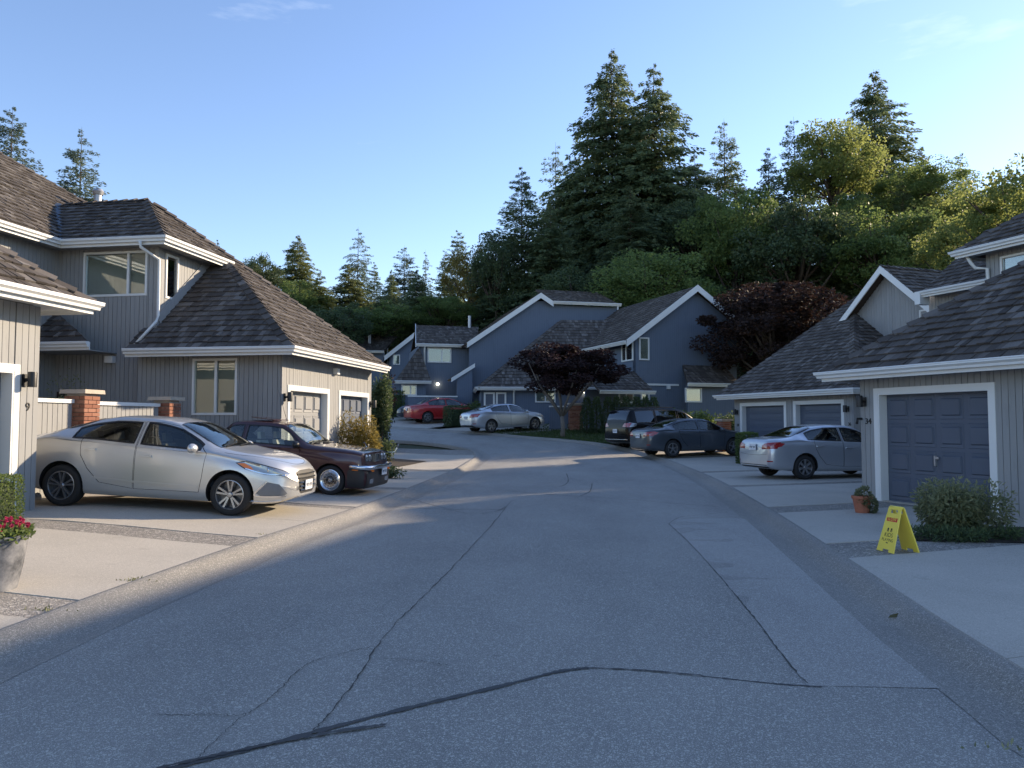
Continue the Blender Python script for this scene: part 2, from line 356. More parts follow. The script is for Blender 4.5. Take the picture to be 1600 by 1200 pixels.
def road_z(x, y):
    "height of the crowned road surface"
    best = min(range(len(la)), key=lambda i: min((la[i].x-x)**2+(la[i].y-y)**2, (ra[i].x-x)**2+(ra[i].y-y)**2, ((la[i].x+ra[i].x)/2-x)**2+((la[i].y+ra[i].y)/2-y)**2))
    p, q = la[best], ra[best]; d = q-p; t = max(0, min(1, (Vector((x, y))-p).dot(d)/d.length_squared))
    return H(x, y)+.035*(1-(2*t-1)**2)
for nm, line, nn in (('kerb_right', RIGHT, nr), ('kerb_left', LEFT, nl)):
    rows = []
    jit = [random.uniform(-.012, .012) for _ in line]
    for i, (p, n) in enumerate(zip(line, nn)):
        rows.append([(p.x+n.x*o, p.y+n.y*o, H(p.x+n.x*o, p.y+n.y*o)+z) for o, z in ((-.02, -.06), (0, .075), (.05, .088), (.11+jit[i]*.5, .082), (.17, .055), (.24+jit[i], .005), (.34, -.022), (.44, -.016), (KW+.03+jit[i]*2, .0035))])
    grid_mesh(nm, rows, MATS['kerb_asphalt'])
# paved forecourts of exposed aggregate behind the kerbs
def court(name, line, far, z, mat, i0, i1, m=10):
    rows = []
    for p in line[i0:i1]:
        q = far(p); rows.append([(lambda c: (c.x, c.y, H(c.x, c.y)+z))(p.lerp(q, k/m)) for k in range(m+1)])
    return grid_mesh(name, rows, mat)
LV = Vector((-.987, .163)); RV = Vector((.94, .342))
court('forecourt_left', LEFT, lambda p: p+LV*11, .058, MATS['aggregate'], 8, 72)
court('forecourt_right', RIGHT, lambda p: p+RV*12, .058, MATS['aggregate'], 8, 66)
def edge_at(line, y):
    for a, b in zip(line, line[1:]):
        if a.y <= y <= b.y: return a.lerp(b, (y-a.y)/max(1e-6, b.y-a.y))
def slab(name, line, v, y0, y1, length, mat='concrete', z=.066, k0=0.0, parent=None, d1=0.0):
    rows = []; m, n = 8, 6
    for i in range(n+1):
        y = y0+(y1-y0)*i/n; e = edge_at(line, y)
        rows.append([(lambda c: (c.x, c.y, H(c.x, c.y)+z))(e+v*(k0+(length-k0)*j/m)) for j in range(m+1)])
    me = grid_mesh(name, rows, MATS[mat], parent, smooth=False)
    b = bmesh.new(); b.from_mesh(me.data); e = [x for x in b.edges if x.is_boundary]
    r = bmesh.ops.extrude_edge_only(b, edges=e)
    for vv in [g for g in r['geom'] if isinstance(g, bmesh.types.BMVert)]: vv.co.z -= .05
    b.to_mesh(me.data); b.free(); return me
for y0, y1, ln in ((-4.5, -1.2, 6), (-.6, 2.6, 6), (3.1, 5.75, 6), (6.35, 9.15, 5), (9.85, 11.5, 7.4), (11.512, 13.15, 7.2), (13.55, 15.2, 7.0), (15.212, 17.0, 6.4), (17.5, 20.3, 5), (20.312, 23.2, 6), (23.7, 26.6, 7), (26.612, 29.8, 8)):
    slab('driveway_slab', LEFT, LV, y0, y1, ln, k0=.0)
for y0, y1, ln in ((-4, -.6, 7), (0, 4.9, 6.4), (4.912, 8.5, 6.2), (9.5, 12.7, 4.6), (13.6, 15.55, 6.5), (15.562, 17.7, 6.5), (18.2, 20.6, 6.5), (20.612, 22.7, 6.5), (23.2, 25.3, 6.8), (25.312, 28.4, 6.8), (28.9, 30.9, 6.5)):
    slab('driveway_slab', RIGHT, RV, y0, y1, ln)
def sheet(name, corners, z, mat, n=10, kind='structure', parent=None):
    a, b, c, d = [Vector(p) for p in corners]
    return grid_mesh(name, [[(lambda q: (q.x, q.y, H(q.x, q.y)+z))((a.lerp(b, i/n)).lerp(d.lerp(c, i/n), j/n)) for j in range(n+1)] for i in range(n+1)], mat, parent, kind)
# far side of the bend: lawn, two concrete drives
sheet('lawn', [(-1.6, 39.75), (4.1, 34.5), (14, 38), (6, 50)], .05, MATS['turf'], 14)
sheet('driveway_slab', [(-3.9, 41.5), (-.3, 38.75), (4.5, 42.6), (1.0, 45.6)], .06, MATS['concrete'])
sheet('driveway_slab', [(-11, 45.2), (-4.6, 42.0), (-1, 47.5), (-7, 51)], .056, MATS['concrete'])
sheet('planting_bed', [(-3.6, 24.6), (-3.0, 27.2), (-6.2, 28.4), (-6.0, 25.4)], .085, MATS['soil'], 6)

# cracks, seams and the overlaid strip in the asphalt
def g2(px, py, z=.03):
    p = at(px, py, 10); d = p-cam.location; k = (z-CAM_Z)/d.z; q = cam.location+d*k
    for _ in range(6):
        zz = H(q.x, q.y)+z; q = cam.location+d*((zz-CAM_Z)/d.z)
    return Vector((q.x, q.y))
def ribbon(name, pts, wd, mat, jitter=.5, z=.006, wobble=.03, n=9):
    wobble *= .3; n = 16
    line = catmull([g2(*p) for p in pts], n); V = []; Q = []
    for i, p in enumerate(line):
        d = (line[min(i+1, len(line)-1)]-line[max(i-1, 0)]).normalized(); nn = Vector((-d.y, d.x)); c = p+nn*random.uniform(-wobble, wobble)
        ww = wd*(.55 if mat == 'crack' else .8)*random.uniform(1-jitter, 1+jitter)*(.35 if i in (0, len(line)-1) else 1)/2
        for s in (-1, 1):
            q = c+nn*ww*s; V.append((q.x, q.y, road_z(q.x, q.y)+z))
    Q = [(2*i, 2*i+1, 2*i+3, 2*i+2) for i in range(len(line)-1)]
    me = npmesh(name, V, Q, MATS[mat])
    if me.polygons[0].normal.z < 0: me.flip_normals()
    return link(name, me, road)
ribbon('tar_seam', [(130, 1240), (255, 1205), (420, 1165), (600, 1118), (780, 1075), (870, 1052), (920, 1045)], .045, 'tar', .45, .006, .006)
ribbon('tar_seam', [(920, 1045), (1010, 1049), (1120, 1058), (1210, 1066), (1285, 1070)], .022, 'tar', .6, .006, .008)
ribbon('tar_seam', [(110, 1240), (250, 1202), (380, 1174), (500, 1151), (605, 1135)], .036, 'tar', .6, .009, .008)
ribbon('crack', [(490, 1145), (545, 1080), (610, 985), (690, 905), (760, 830), (800, 782)], .014, 'crack', .6)
ribbon('crack', [(1045, 818), (1080, 850), (1130, 905), (1180, 965), (1230, 1030), (1262, 1065)], .018, 'crack', .6, .006, .015)
ribbon('crack', [(1045, 818), (1060, 808), (1090, 803), (1128, 800)], .012, 'crack')
ribbon('crack', [(600, 788), (700, 795), (790, 797)], .03, 'crack', .5, .006, .03)
ribbon('crack', [(800, 768), (900, 776), (1000, 782), (1120, 790)], .028, 'crack', .5, .006, .03)
ribbon('crack', [(240, 1115), (330, 1117), (385, 1116), (430, 1085), (470, 1045), (510, 1028), (580, 1012)], .009, 'crack', .6)
ribbon('crack', [(885, 740), (888, 752), (878, 760), (862, 762)], .03, 'crack'); ribbon('crack', [(925, 755), (922, 768), (906, 776)], .03, 'crack')
ribbon('crack', [(590, 1030), (650, 1034), (700, 1042)], .008, 'crack'); ribbon('crack', [(300, 1195), (345, 1150), (385, 1116)], .007, 'crack')
ribbon('crack', [(620, 770), (720, 800), (770, 800), (790, 792)], .02, 'crack', .5, .007)
# pale newer asphalt strip along the right gutter
Lp = [g2(*p) for p in ((1262, 1068), (1230, 1030), (1180, 965), (1130, 905), (1080, 850), (1047, 820), (1062, 808))]
rows = []
for p in resample(Lp, 24):
    e = min(range(len(Rin)), key=lambda i: abs(Rin[i].y-p.y-.2)); q = Vector((np.interp(p.y, [v.y for v in Rin[:70]], [v.x for v in Rin[:70]]), p.y))
    rows.append([(c.x, c.y, road_z(c.x, c.y)+.0042) for c in (p.lerp(q, k/4) for k in range(5))])
o = grid_mesh('asphalt_patch', rows, MATS['asphalt_patch'], road, None)
# ------------------------------------------------------------ building kit
_u = MB().box(-.5, .5, -.5, .5, -.5, .5).mesh('board', MATS['siding'])
BOARD = _u
def bev_panel():
    m = MB(); o = [(-.5, -.5), (.5, -.5), (.5, .5), (-.5, .5)]; V = [(x, 0, z) for x, z in o]+[(x*.97, -.35, z*.96) for x, z in o]+[(x*.80, -.15, z*.72) for x, z in o]+[(x*.74, -1, z*.62) for x, z in o]
    F_ = []
    for k in range(3):
        for i in range(4): F_.append((k*4+i, k*4+(i+1) % 4, k*4+4+(i+1) % 4, k*4+4+i))
    F_.append((12, 13, 14, 15)); m.add(V, F_); return m
PANEL = {k: bev_panel().mesh('panel', MATS[k]) for k in ('door_blue', 'door_grey')}
SHAKE = MB().hexa([(-.5, 0, .45), (.5, 0, .45), (.5, 1, 0), (-.5, 1, 0), (-.5, 0, 1), (.5, 0, 1), (.5, 1, .25), (-.5, 1, .25)]).mesh('shingle', MATS['shake'])
def obj_from(mesh, name, parent, M):
    o = bpy.data.objects.new(name, mesh); C.objects.link(o); o.parent = parent; o.matrix_basis = M; return o
class House:
    def __init__(s, loc, rz, label, name='townhouse'):
        s.e = empty(name, loc, rz, label, 'house'); s.M = Matrix.Translation(loc) @ Matrix.Rotation(rz, 4, 'Z')
        s.deck = MB(); s.cand = []; s.field = MB(); s.capn = 0; s.roof = None
    def part(s, name, mb, mat, parent=None, **k): return mb.build(name, MATS[mat] if isinstance(mat, str) else mat, parent or s.e, **k)
    def local(s, p): return s.M.inverted() @ Vector(p)
    # ---- roofs
    def plane(s, poly, shakes=True, expo=.225, thick=.09):
        P = [Vector(p) for p in poly]; n = Vector((0, 0, 0))
        for i in range(len(P)): n += P[i].cross(P[(i+1) % len(P)])
        n.normalize()
        if n.z < 0: P.reverse(); n = -n
        k = len(P); s.deck.add(P+[p-n*thick for p in P], [tuple(range(k)), tuple(range(2*k-1, k-1, -1))]+[((i+1) % k, i, k+i, k+(i+1) % k) for i in range(k)])
        if not shakes: return
        e = Vector((0, 0, 1)).cross(n).normalized(); u = n.cross(e).normalized(); o = P[0]
        q = [((p-o).dot(e), (p-o).dot(u)) for p in P]; vmin, vmax = min(a[1] for a in q), max(a[1] for a in q)
        def span(v):
            xs_ = []
            for i in range(k):
                (x0, v0), (x1, v1) = q[i], q[(i+1) % k]
                if (v0-v)*(v1-v) <= 0 and abs(v1-v0) > 1e-7: xs_.append(x0+(x1-x0)*(v-v0)/(v1-v0))
            return (min(xs_), max(xs_)) if len(xs_) > 1 else None
        v = vmin+1e-4
        while v < vmax-.04:
            ln = min(expo*1.22, vmax-v-1e-4); a = span(v); b = span(v+ln)
            if not a or not b: v += expo; continue
            x = a[0]-random.uniform(0, .15); hi = a[1]
            while x < hi:
                wd = random.choice((.10, .12, .14, .17, .20)); x0, x1 = x+.004, x+wd-.004; th = random.uniform(.038, .062); jv = random.uniform(-.012, .012) if v > vmin+.1 else -.03
                x += wd
                l0, r0, l1, r1 = max(x0, a[0]), min(x1, a[1]), max(x0, b[0]), min(x1, b[1])
                if r0-l0 < .02: continue
                full = l0 == x0 and r0 == x1 and l1 == x0 and r1 == x1
                if not full and r1-l1 < .0: l1 = r1 = min(max((l1+r1)/2, b[0]), b[1])
                tw = random.uniform(-.006, .006)
                if full:
                    c = o+e*((x0+x1)/2)+u*(v+jv); s.cand.append((c, e, u, n, wd-.008, ln, th))
                else:
                    s.field.hexa([o+e*l0+u*(v+jv), o+e*r0+u*(v+jv), o+e*r1+u*(v+ln), o+e*l1+u*(v+ln), o+e*l0+u*(v+jv)+n*th, o+e*r0+u*(v+jv)+n*th, o+e*r1+u*(v+ln)+n*th*.25, o+e*l1+u*(v+ln)+n*th*.25], random.random())
            v += expo
    def caps(s, p, q, na=None, wd=.15, ln=.3, drop=.09):
        "overlapping cap shakes along a hip or ridge from p (low) to q"
        p, q = Vector(p), Vector(q); d = (q-p); L_ = d.length; d.normalize(); r = d.cross(Vector((0, 0, 1))).normalized(); up = r.cross(d).normalized(); k = int(L_/ln)
        m = MB(); th = .028
        for sg in (-1, 1):
            m.hexa([(0, 0, .045), (sg*wd, 0, .045-drop), (sg*wd, ln*1.2, .02-drop), (0, ln*1.2, .02), (0, 0, .045+th), (sg*wd, 0, .045-drop+th), (sg*wd, ln*1.2, .02-drop+.008), (0, ln*1.2, .028)])
        me = m.mesh('ridge_cap', MATS['shake'])
        for i in range(k):
            M = Matrix((r, d, up)).transposed().to_4x4(); M.translation = p+d*(ln*i+random.uniform(-.01, .01))+up*.012; s.pend = getattr(s, 'pend', []); s.pend.append((me, M))
    def finish(s, quota=290):
        s.roof = s.part('roof', s.deck, 'wood_dark')
        def score(c):
            p = s.M @ c[0]; nn = (s.M.to_3x3() @ c[3]); v = cam.location-p
            if p.y < 1 or nn.dot(v) <= 0: return 0
            px = 800+F*p.x/p.y; py = 660-F*(p.z-CAM_Z)/p.y
            if not (-40 < px < 1640 and 0 < py < 1200): return 0
            return c[4]/p.y*nn.dot(v.normalized())
        s.cand.sort(key=score, reverse=True)
        for i, c in enumerate(s.cand):
            o, e, u, n, wd, ln, th = c
            if i < quota and score(c) > 0:
                M = Matrix((e*wd, u*ln, n*th)).transposed().to_4x4(); M.translation = o; obj_from(SHAKE, 'shingle', s.roof, M)
            else:
                a = o-e*wd/2; b = o+e*wd/2
                s.field.hexa([a+n*th*.45, b+n*th*.45, b+u*ln, a+u*ln, a+n*th, b+n*th, b+u*ln+n*th*.25, a+u*ln+n*th*.25], random.random())
        for me, M in getattr(s, 'pend', []): obj_from(me, 'ridge_cap', s.roof, M)
        if s.field.v: props(s.part('shingle_field', s.field, 'shake_field', s.roof, attr=True), kind='stuff')
    def gutter(s, p, q, m0=0, m1=0, fascia=True):
        "K-style gutter from p to q, outside to the right of p->q; z is its top"
        p, q = Vector(p), Vector(q); d = (q-p).normalized(); n = Vector((d.y, -d.x, 0))
        pr = [(0, 0), (.112, 0), (.118, -.018), (.108, -.026), (.112, -.05), (.07, -.085), (.066, -.125), (0, -.125)]
        A = [p+n*o+Vector((0, 0, z))-d*o*m0 for o, z in pr]; B = [q+n*o+Vector((0, 0, z))+d*o*m1 for o, z in pr]; k = len(pr); m = MB()
        m.add(A+B, [(i, (i+1) % k, k+(i+1) % k, k+i) for i in range(k)]+[tuple(range(k))[::-1], tuple(range(k, 2*k))])
        g = s.part('gutter', m, 'white_paint')
        if fascia:
            f = MB(); f.hexa([p-n*.03+Vector((0, 0, -.19)), q-n*.03+Vector((0, 0, -.19)), q-n*.002+Vector((0, 0, -.19)), p-n*.002+Vector((0, 0, -.19)), p-n*.03+Vector((0, 0, -.012)), q-n*.03+Vector((0, 0, -.012)), q-n*.002+Vector((0, 0, -.012)), p-n*.002+Vector((0, 0, -.012))])
            s.part('fascia', f, 'white_paint')
        return g
    def soffit(s, poly, z, mat='siding', th=.02):
        k = len(poly); m = MB(); m.add([(x, y, z) for x, y in poly]+[(x, y, z+th) for x, y in poly], [tuple(range(k)), tuple(range(2*k-1, k-1, -1))]+[(i, (i+1) % k, k+(i+1) % k, k+i) for i in range(k)]); s.part('soffit', m, mat)
    def pipe(s, pts, mat='white_paint', r=.038): return s.part('downpipe', MB().tube(pts, r, 8), mat, smooth=True)
    def barge(s, p, q, n, h=.24, th=.045):
        "board under a verge, its face turned along n"
        p, q, n = Vector(p), Vector(q), Vector(n); v = Vector((0, 0, -h)); m = MB(); m.hexa([p+v, q+v, q+v-n*th, p+v-n*th, p, q, q-n*th, p-n*th]); return s.part('barge_board', m, 'white_paint')
class Wall:
    def __init__(s, h, p, q, z0, z1, openings=(), boards=True, mat='siding', name='wall', top=None, thick=.12, bw=.118):
        s.h = h; s.p = Vector((*p, 0)); s.d = Vector((q[0]-p[0], q[1]-p[1], 0)); s.L = s.d.length; s.d.normalize(); s.n = Vector((s.d.y, -s.d.x, 0)); s.z0, s.z1 = z0, z1
        s.top = top or (lambda a: z1); s.open = list(openings); m = MB()
        cuts = sorted({0, s.L, *[c for o in s.open for c in o[:2]]}); brk = list(cuts)
        if top: brk = sorted({*cuts, *np.linspace(0, s.L, 13)})
        for a, b in zip(brk, brk[1:]):
            if b-a < .005: continue
            zs = [(z0, None)]
            hits = sorted([o for o in s.open if o[0] < (a+b)/2 < o[1]], key=lambda o: o[2]); lo = z0
            for o in hits:
                if o[2]-lo > .01: m.hexa(s.bx(a, b, lo, o[2], -thick, 0))
                lo = o[3]
            m.hexa(s.bx(a, b, lo, (s.top(a), s.top(b)), -thick, 0))
        s.o = h.part(name, m, mat if boards is not False or mat != 'siding' else 'siding')
        if boards:
            g = sorted({*[round(i*bw, 4) for i in range(int(s.L/bw)+1)], *[round(c, 4) for c in cuts]}); ang = math.atan2(s.d.y, s.d.x)
            for a, b in zip(g, g[1:]):
                if b-a < .03: continue
                c = (a+b)/2; lo = z0
                for o in sorted([o for o in s.open if o[0] <= c <= o[1]], key=lambda o: o[2])+[None]:
                    hi = o[2] if o else s.top(c)
                    if hi-lo > .03:
                        M = Matrix.Translation(s.P(c, (lo+hi)/2, .009+random.uniform(-.002, .002))) @ Matrix.Rotation(ang, 4, 'Z') @ Matrix.Diagonal((b-a-.010, .02, hi-lo, 1)); obj_from(BOARD, 'board', s.o, M)
                    if o: lo = o[3]
    def P(s, a, z, o=0): return s.p+s.d*a+s.n*o+Vector((0, 0, z))
    def bx(s, a, b, z0, z1, o0, o1):
        za, zb = z1 if isinstance(z1, tuple) else (z1, z1)
        return [s.P(a, z0, o1), s.P(b, z0, o1), s.P(b, z0, o0), s.P(a, z0, o0), s.P(a, za, o1), s.P(b, zb, o1), s.P(b, zb, o0), s.P(a, za, o0)]
    def hit(s, px, py):
        "wall coordinates of a photo pixel"
        o = s.h.local(cam.location); d = s.h.M.to_3x3().inverted() @ (at(px, py, 10)-cam.location); t = (s.p-o).dot(s.n)/d.dot(s.n); q = o+d*t; return (q-s.p).dot(s.d), q.z
    def window(s, a, b, z0, z1, mull=(.62,), blind='half', fw=.055, trim=.0, depth=.05):
        w_ = empty('window', parent=s.h.e); m = MB()
        for x0, x1, y0, y1 in ((a, a+fw, z0, z1), (b-fw, b, z0, z1), (a+fw, b-fw, z0, z0+fw), (a+fw, b-fw, z1-fw, z1)): m.hexa(s.bx(x0, x1, y0, y1, -.07, .04))
        m.build('frame', MATS['white_paint'], w_); xs_ = [a+fw]+[a+(b-a)*k for k in mull]+[b-fw]
        for k in mull: MB().hexa(s.bx(a+(b-a)*k-.03, a+(b-a)*k+.03, z0+fw, z1-fw, -.06, .03)).build('mullion', MATS['white_paint'], w_)
        for x0, x1 in zip(xs_, xs_[1:]): MB().hexa(s.bx(x0+.002, x1-.002, z0+fw+.001, z1-fw-.001, -.02, -.012)).build('pane', MATS['window_glass'], w_)
        rm = MB(); rm.hexa(s.bx(a, b, z0, z1, -.62, -.6)); rm.build('room', MATS['dark_inside'], w_)
        if blind:
            bl = MB(); zt = z1-fw; zb = z0+fw if blind == 'full' else z0+(z1-z0)*.4; k = 0
            while zt-k*.05 > zb:
                zz = zt-k*.05; bl.add([s.P(a+fw, zz, -.075), s.P(b-fw, zz, -.075), s.P(b-fw, zz-.056, -.085), s.P(a+fw, zz-.056, -.085)], [(0, 1, 2, 3)]); k += 1
            bl.build('blind', MATS['blind'], w_)
        return w_
    def door(s, a, b, z0, z1, mat='door_blue', cols=4, rws=4, trim=.1, rec=.16, handle=True, flat=False):
        "garage door in a recess a..b; white trim around it"
        h = s.h; t = MB()
        for x0, x1, y0, y1 in ((a-trim, a, z0, z1+trim), (b, b+trim, z0, z1+trim), (a, b, z1, z1+trim)): t.hexa(s.bx(x0, x1, y0, y1, -.004, .035))
        h.part('door_trim', t, 'white_paint'); j = MB()
        for x0, x1, y0, y1 in ((a+.001, a+.03, z0, z1), (b-.03, b-.001, z0, z1), (a+.03, b-.03, z1-.03, z1-.001)): j.hexa(s.bx(x0, x1, y0, y1, -rec-.12, .03))
        h.part('door_jamb', j, 'white_paint')
        g = h.part('garage_door', MB().hexa(s.bx(a+.031, b-.031, z0+.01, z1-.031, -rec-.05, -rec)), mat); W_ = (b-a-.062)/cols; Hh = (z1-z0-.04)/rws; ang = math.atan2(s.d.y, s.d.x)
        for i in range(cols):
            for k in range(rws):
                if flat:
                    continue
                M = Matrix.Translation(s.P(a+.031+W_*(i+.5), z0+.01+Hh*(k+.5), -rec)) @ Matrix.Rotation(ang, 4, 'Z') @ Matrix.Diagonal((W_-.09, .03, Hh-.07, 1)); obj_from(PANEL[mat], 'panel', g, M)
        if flat:
            for k in range(8): M = Matrix.Translation(s.P((a+b)/2, z0+.01+(z1-z0-.04)/8*(k+.5), -rec)) @ Matrix.Rotation(ang, 4, 'Z') @ Matrix.Diagonal((b-a-.08, .02, (z1-z0)/8-.025, 1)); obj_from(PANEL[mat], 'panel', g, M)
        if handle: MB().hexa(s.bx(a+W_*(cols/2)-.03, a+W_*(cols/2), z0+.72, z0+.90, -rec, -rec+.05)).hexa(s.bx(a+W_*(cols/2), a+W_*(cols/2)+.06, z0+.84, z0+.88, -rec+.02, -rec+.045)).build('handle', MATS['galvanised'], g)
        MB().hexa(s.bx(a, b, z0-.02, z0+.012, -rec-.1, -.0)).build('threshold', MATS['concrete'], g)
    def lamp(s, a, z):
        l = empty('wall_lamp', parent=s.h.e)
        MB().hexa(s.bx(a-.045, a+.045, z-.09, z+.09, .02, .045)).build('back_plate', MATS['black_metal'], l); MB().hexa(s.bx(a-.02, a+.02, z-.02, z+.03, .045, .1)).build('arm', MATS['black_metal'], l)
        c = s.P(a, z-.10, .155); MB().lathe([(0, -.0), (.06, 0), (.062, .2), (.055, .22), (0, .22)], 16, 'z', c).build('lamp_shade', MATS['black_metal'], l, sharp=40)
    def text(s, txt, a, z, size, mat='ink_black', o=.024):
        cu = bpy.data.curves.new('house_number', 'FONT'); cu.body = txt; cu.size = size; cu.extrude = .006; cu.align_x = 'CENTER'
        ob = bpy.data.objects.new('tmp', cu); C.objects.link(ob); dg = bpy.context.evaluated_depsgraph_get(); me = bpy.data.meshes.new_from_object(ob.evaluated_get(dg)); bpy.data.objects.remove(ob)
        me.materials.clear(); me.materials.append(MATS[mat])
        M = Matrix((s.d, Vector((0, 0, 1)), s.n)).transposed().to_4x4(); M.translation = s.P(a, z, o); obj_from(me, 'house_number', s.h.e, M)

# ------------------------------------------------------------ the grey townhouse on the left (its garage wall faces the road)
RL = -R(9.3)
A = House((-5.3, 17.6, 0), RL, 'grey townhouse with hipped shake roof and sunlit garage doors, left of the road'); h = A
S = .797; ze = 3.22
Wg = Wall(h, (0, 0), (0, 6.0), 0, 3.12, [(.4, 2.65, 0, 2.33), (3.5, 5.68, 0, 2.33)])
Wg.door(.4, 2.65, .14, 2.33, 'door_grey', 4, 4); Wg.door(3.5, 5.68, .14, 2.33, 'door_blue', 4, 4, handle=False)
Wg.lamp(.14, 2.13); Wg.lamp(5.9, 2.1); h.part('vent_hood', MB().hexa(Wg.bx(3.0, 3.18, 2.84, 3.0, .02, .14)), 'white_paint')
Wf = Wall(h, (-3.62, 0), (0, 0), 0, 3.12, [(1.42, 2.55, 1.72, 3.04)]); Wf.window(1.42, 2.55, 1.72, 3.04, (.52,), 'full')
Wm = Wall(h, (-6.0, .2), (-3.3, .2), 0, 5.78, [(.72, 2.44, 4.6, 5.7)]); Wm.window(.72, 2.44, 4.6, 5.7, (.7,), 'full')
Wu = Wall(h, (-3.3, .2), (-3.3, 3.3), 2.9, 5.78, [(.27, .80, 4.58, 5.68)]); Wu.window(.27, .80, 4.58, 5.68, (), 'full')
Ww = Wall(h, (-6.0, -5), (-6.0, .2), 0, 5.78)
Wall(h, (-3.3, 6.0), (-9.5, 6.0), 0, 3.1, boards=False); Wall(h, (0, 6.0), (-3.4, 6.0), 0, 3.1, boards=False); Wall(h, (-9.5, 9), (-9.5, -5), 0, 5.7, boards=False)
# vent in the front wall, hood
h.part('vent_hood', MB().box(-4.55, -4.34, .04, .17, 2.98, 3.14), 'white_paint')
h.plane([(.5, -.5, ze), (.5, 6.1, ze), (-2.85, 3.5, ze+S*3.35), (-2.85, 2.6, ze+S*3.35)])
h.plane([(-2.85, -.25, ze+S*3.35), (-2.85, 3.5, ze+S*3.35), (-4.85, 1.95, ze+S*5.35)])
h.plane([(.5, -.5, ze), (-2.85, 2.6, ze+S*3.35), (-3.3, 2.6, ze+S*3.35), (-3.3, -.5, ze)])
h.plane([(-3.3, -.5, ze), (-3.3, .19, ze+.69*.861), (-3.62, .19, ze+.69*.861), (-3.62, -.5, ze)])
zu = ze+S*3.35; zr = ze+S*5.35
h.plane([(-5.57, -.25, zu), (-2.85, -.25, zu), (-4.85, 1.95, zr), (-7.57, 1.95, zr)])
h.plane([(-5.57, -5, zu), (-5.57, -.25, zu), (-7.57, 1.95, zr), (-8.3, 4.7, 7.98), (-9.47, 2.33, 8.98), (-11, -.5, 10.2), (-11, -5, 10.2)][:3]+[(-7.57, -5, zr)])
pl = lambda x, y: (x, y, zu+.8*(-5.57-x))
h.plane([pl(-7.57, -5), pl(-7.57, 3.4), pl(-8.65, 3.87), pl(-9.47, 2.33), pl(-11, -.5), pl(-11, -5)])
h.plane([(.5, 6.1, ze), (-4.85, 1.95, zr), (-7.57, 1.95, zr), (-9.5, 6.4, ze)], False)
h.caps((.5, -.5, ze), (-2.85, 2.6, zu)); h.caps((-2.85, -.25, zu), (-4.85, 1.95, zr)); h.caps((-4.85, 1.95, zr), (-7.5, 1.95, zr), drop=.08)
h.caps((.5, 6.1, ze), (-4.75, 2.03, zr-.03)); h.caps(pl(-8.2, 4.6), pl(-11, -.5))
h.part('valley_flashing', MB().bar((-5.6, -.22, zu+.05), (-7.55, 1.93, zr+.05), .2, .02), 'lead')
h.gutter((-3.62, -.5, ze+.03), (.5, -.5, ze+.03), 0, 1); h.gutter((.5, -.5, ze+.03), (.5, 6.1, ze+.03), 1, 0)
h.gutter((-5.57, -.25, zu+.03), (-2.85, -.25, zu+.03), -1, 1); h.gutter((-2.85, -.25, zu+.03), (-2.85, 2.75, zu+.03), 1, 0); h.gutter((-5.57, -5, zu+.03), (-5.57, -.25, zu+.03), 0, -1)
h.soffit([(-3.62, -.47), (.47, -.47), (.47, 0), (-3.62, 0)], 3.125); h.soffit([(.002, .0), (.47, 0), (.47, 6.1), (.002, 6.1)], 3.125)
h.soffit([(-5.6, -.22), (-2.88, -.22), (-2.88, .19), (-5.6, .19)], zu-.11); h.soffit([(-3.29, .19), (-2.88, .19), (-2.88, 2.8), (-3.29, 2.8)], zu-.11); h.soffit([(-5.99, -5), (-5.6, -5), (-5.6, .19), (-5.99, .19)], zu-.11)
h.pipe([(-3.42, -.33, zu-.08), (-3.42, -.3, zu-.22), (-3.2, .09, zu-.45), (-3.2, .09, 4.1), (-3.2, .05, 3.95), (-3.5, -.33, 3.34)])
h.part('skirt_board', MB().bar((-3.27, .22, 4.0), (-3.27, 2.75, 6.18), .03, .26), 'siding')
h.part('corner_board', MB().box(-3.36, -3.265, .165, .215, 3.0, 5.77), 'siding')
h.part('roof_vent', MB().tube([(-7.3, 3.2, 7.0), (-7.3, 3.2, 8.15)], .1, 12).lathe([(.0, 0), (.13, 0), (.16, .09), (.12, .16), (0, .17)], 14, 'z', (-7.3, 3.2, 8.13)), 'galvanised', sharp=40)
h.plane([(-6.5, -.8, 3.38), (-4.3, -.8, 3.38), (-6.0, .19, 4.25), (-6.5, .19, 4.25)]); h.gutter((-6.6, -.8, 3.40), (-4.3, -.8, 3.40)); h.soffit([(-6.6, -.78), (-4.32, -.78), (-4.32, .19), (-6.6, .19)], 3.2)
h.part('front_door', MB().box(-5.9, -5.0, .155, .175, .2, 2.3), 'wood_dark')
h.finish()

# ------------------------------------------------------------ nearest garage on the left
B = House((-7.05, 11.4, 0), RL, 'nearest left garage with house number 9 on its sunlit wall'); h = B
Wb = Wall(h, (0, -6.0), (0, 0), 0, 3.27, [(3.1, 5.53, 0, 2.28)]); Wb.door(3.1, 5.53, .2, 2.28); Wb.lamp(5.72, 2.16); Wb.text('9', 5.80, 1.72, .17)
Wall(h, (0, 0), (-7, 0), 0, 3.27, boards=False); Wall(h, (-7, -6), (0, -6), 0, 3.27, boards=False)
h.plane([(.5, -6.5, 3.38), (.5, .5, 3.38), (-3.25, -3.25, 6.38), (-3.25, -6.5, 6.38)]); h.plane([(.5, .5, 3.38), (-7, .5, 3.38), (-3.25, -3.25, 6.38)], False); h.plane([(-7, .5, 3.38), (-7, -6.5, 3.38), (-3.25, -6.5, 6.38), (-3.25, -3.25, 6.38)], False)
h.caps((.5, .5, 3.38), (-3.25, -3.25, 6.38)); h.gutter((.5, -6.5, 3.41), (.5, .5, 3.41), 0, 1); h.gutter((.5, .5, 3.41), (-7, .5, 3.41), 1, 0)
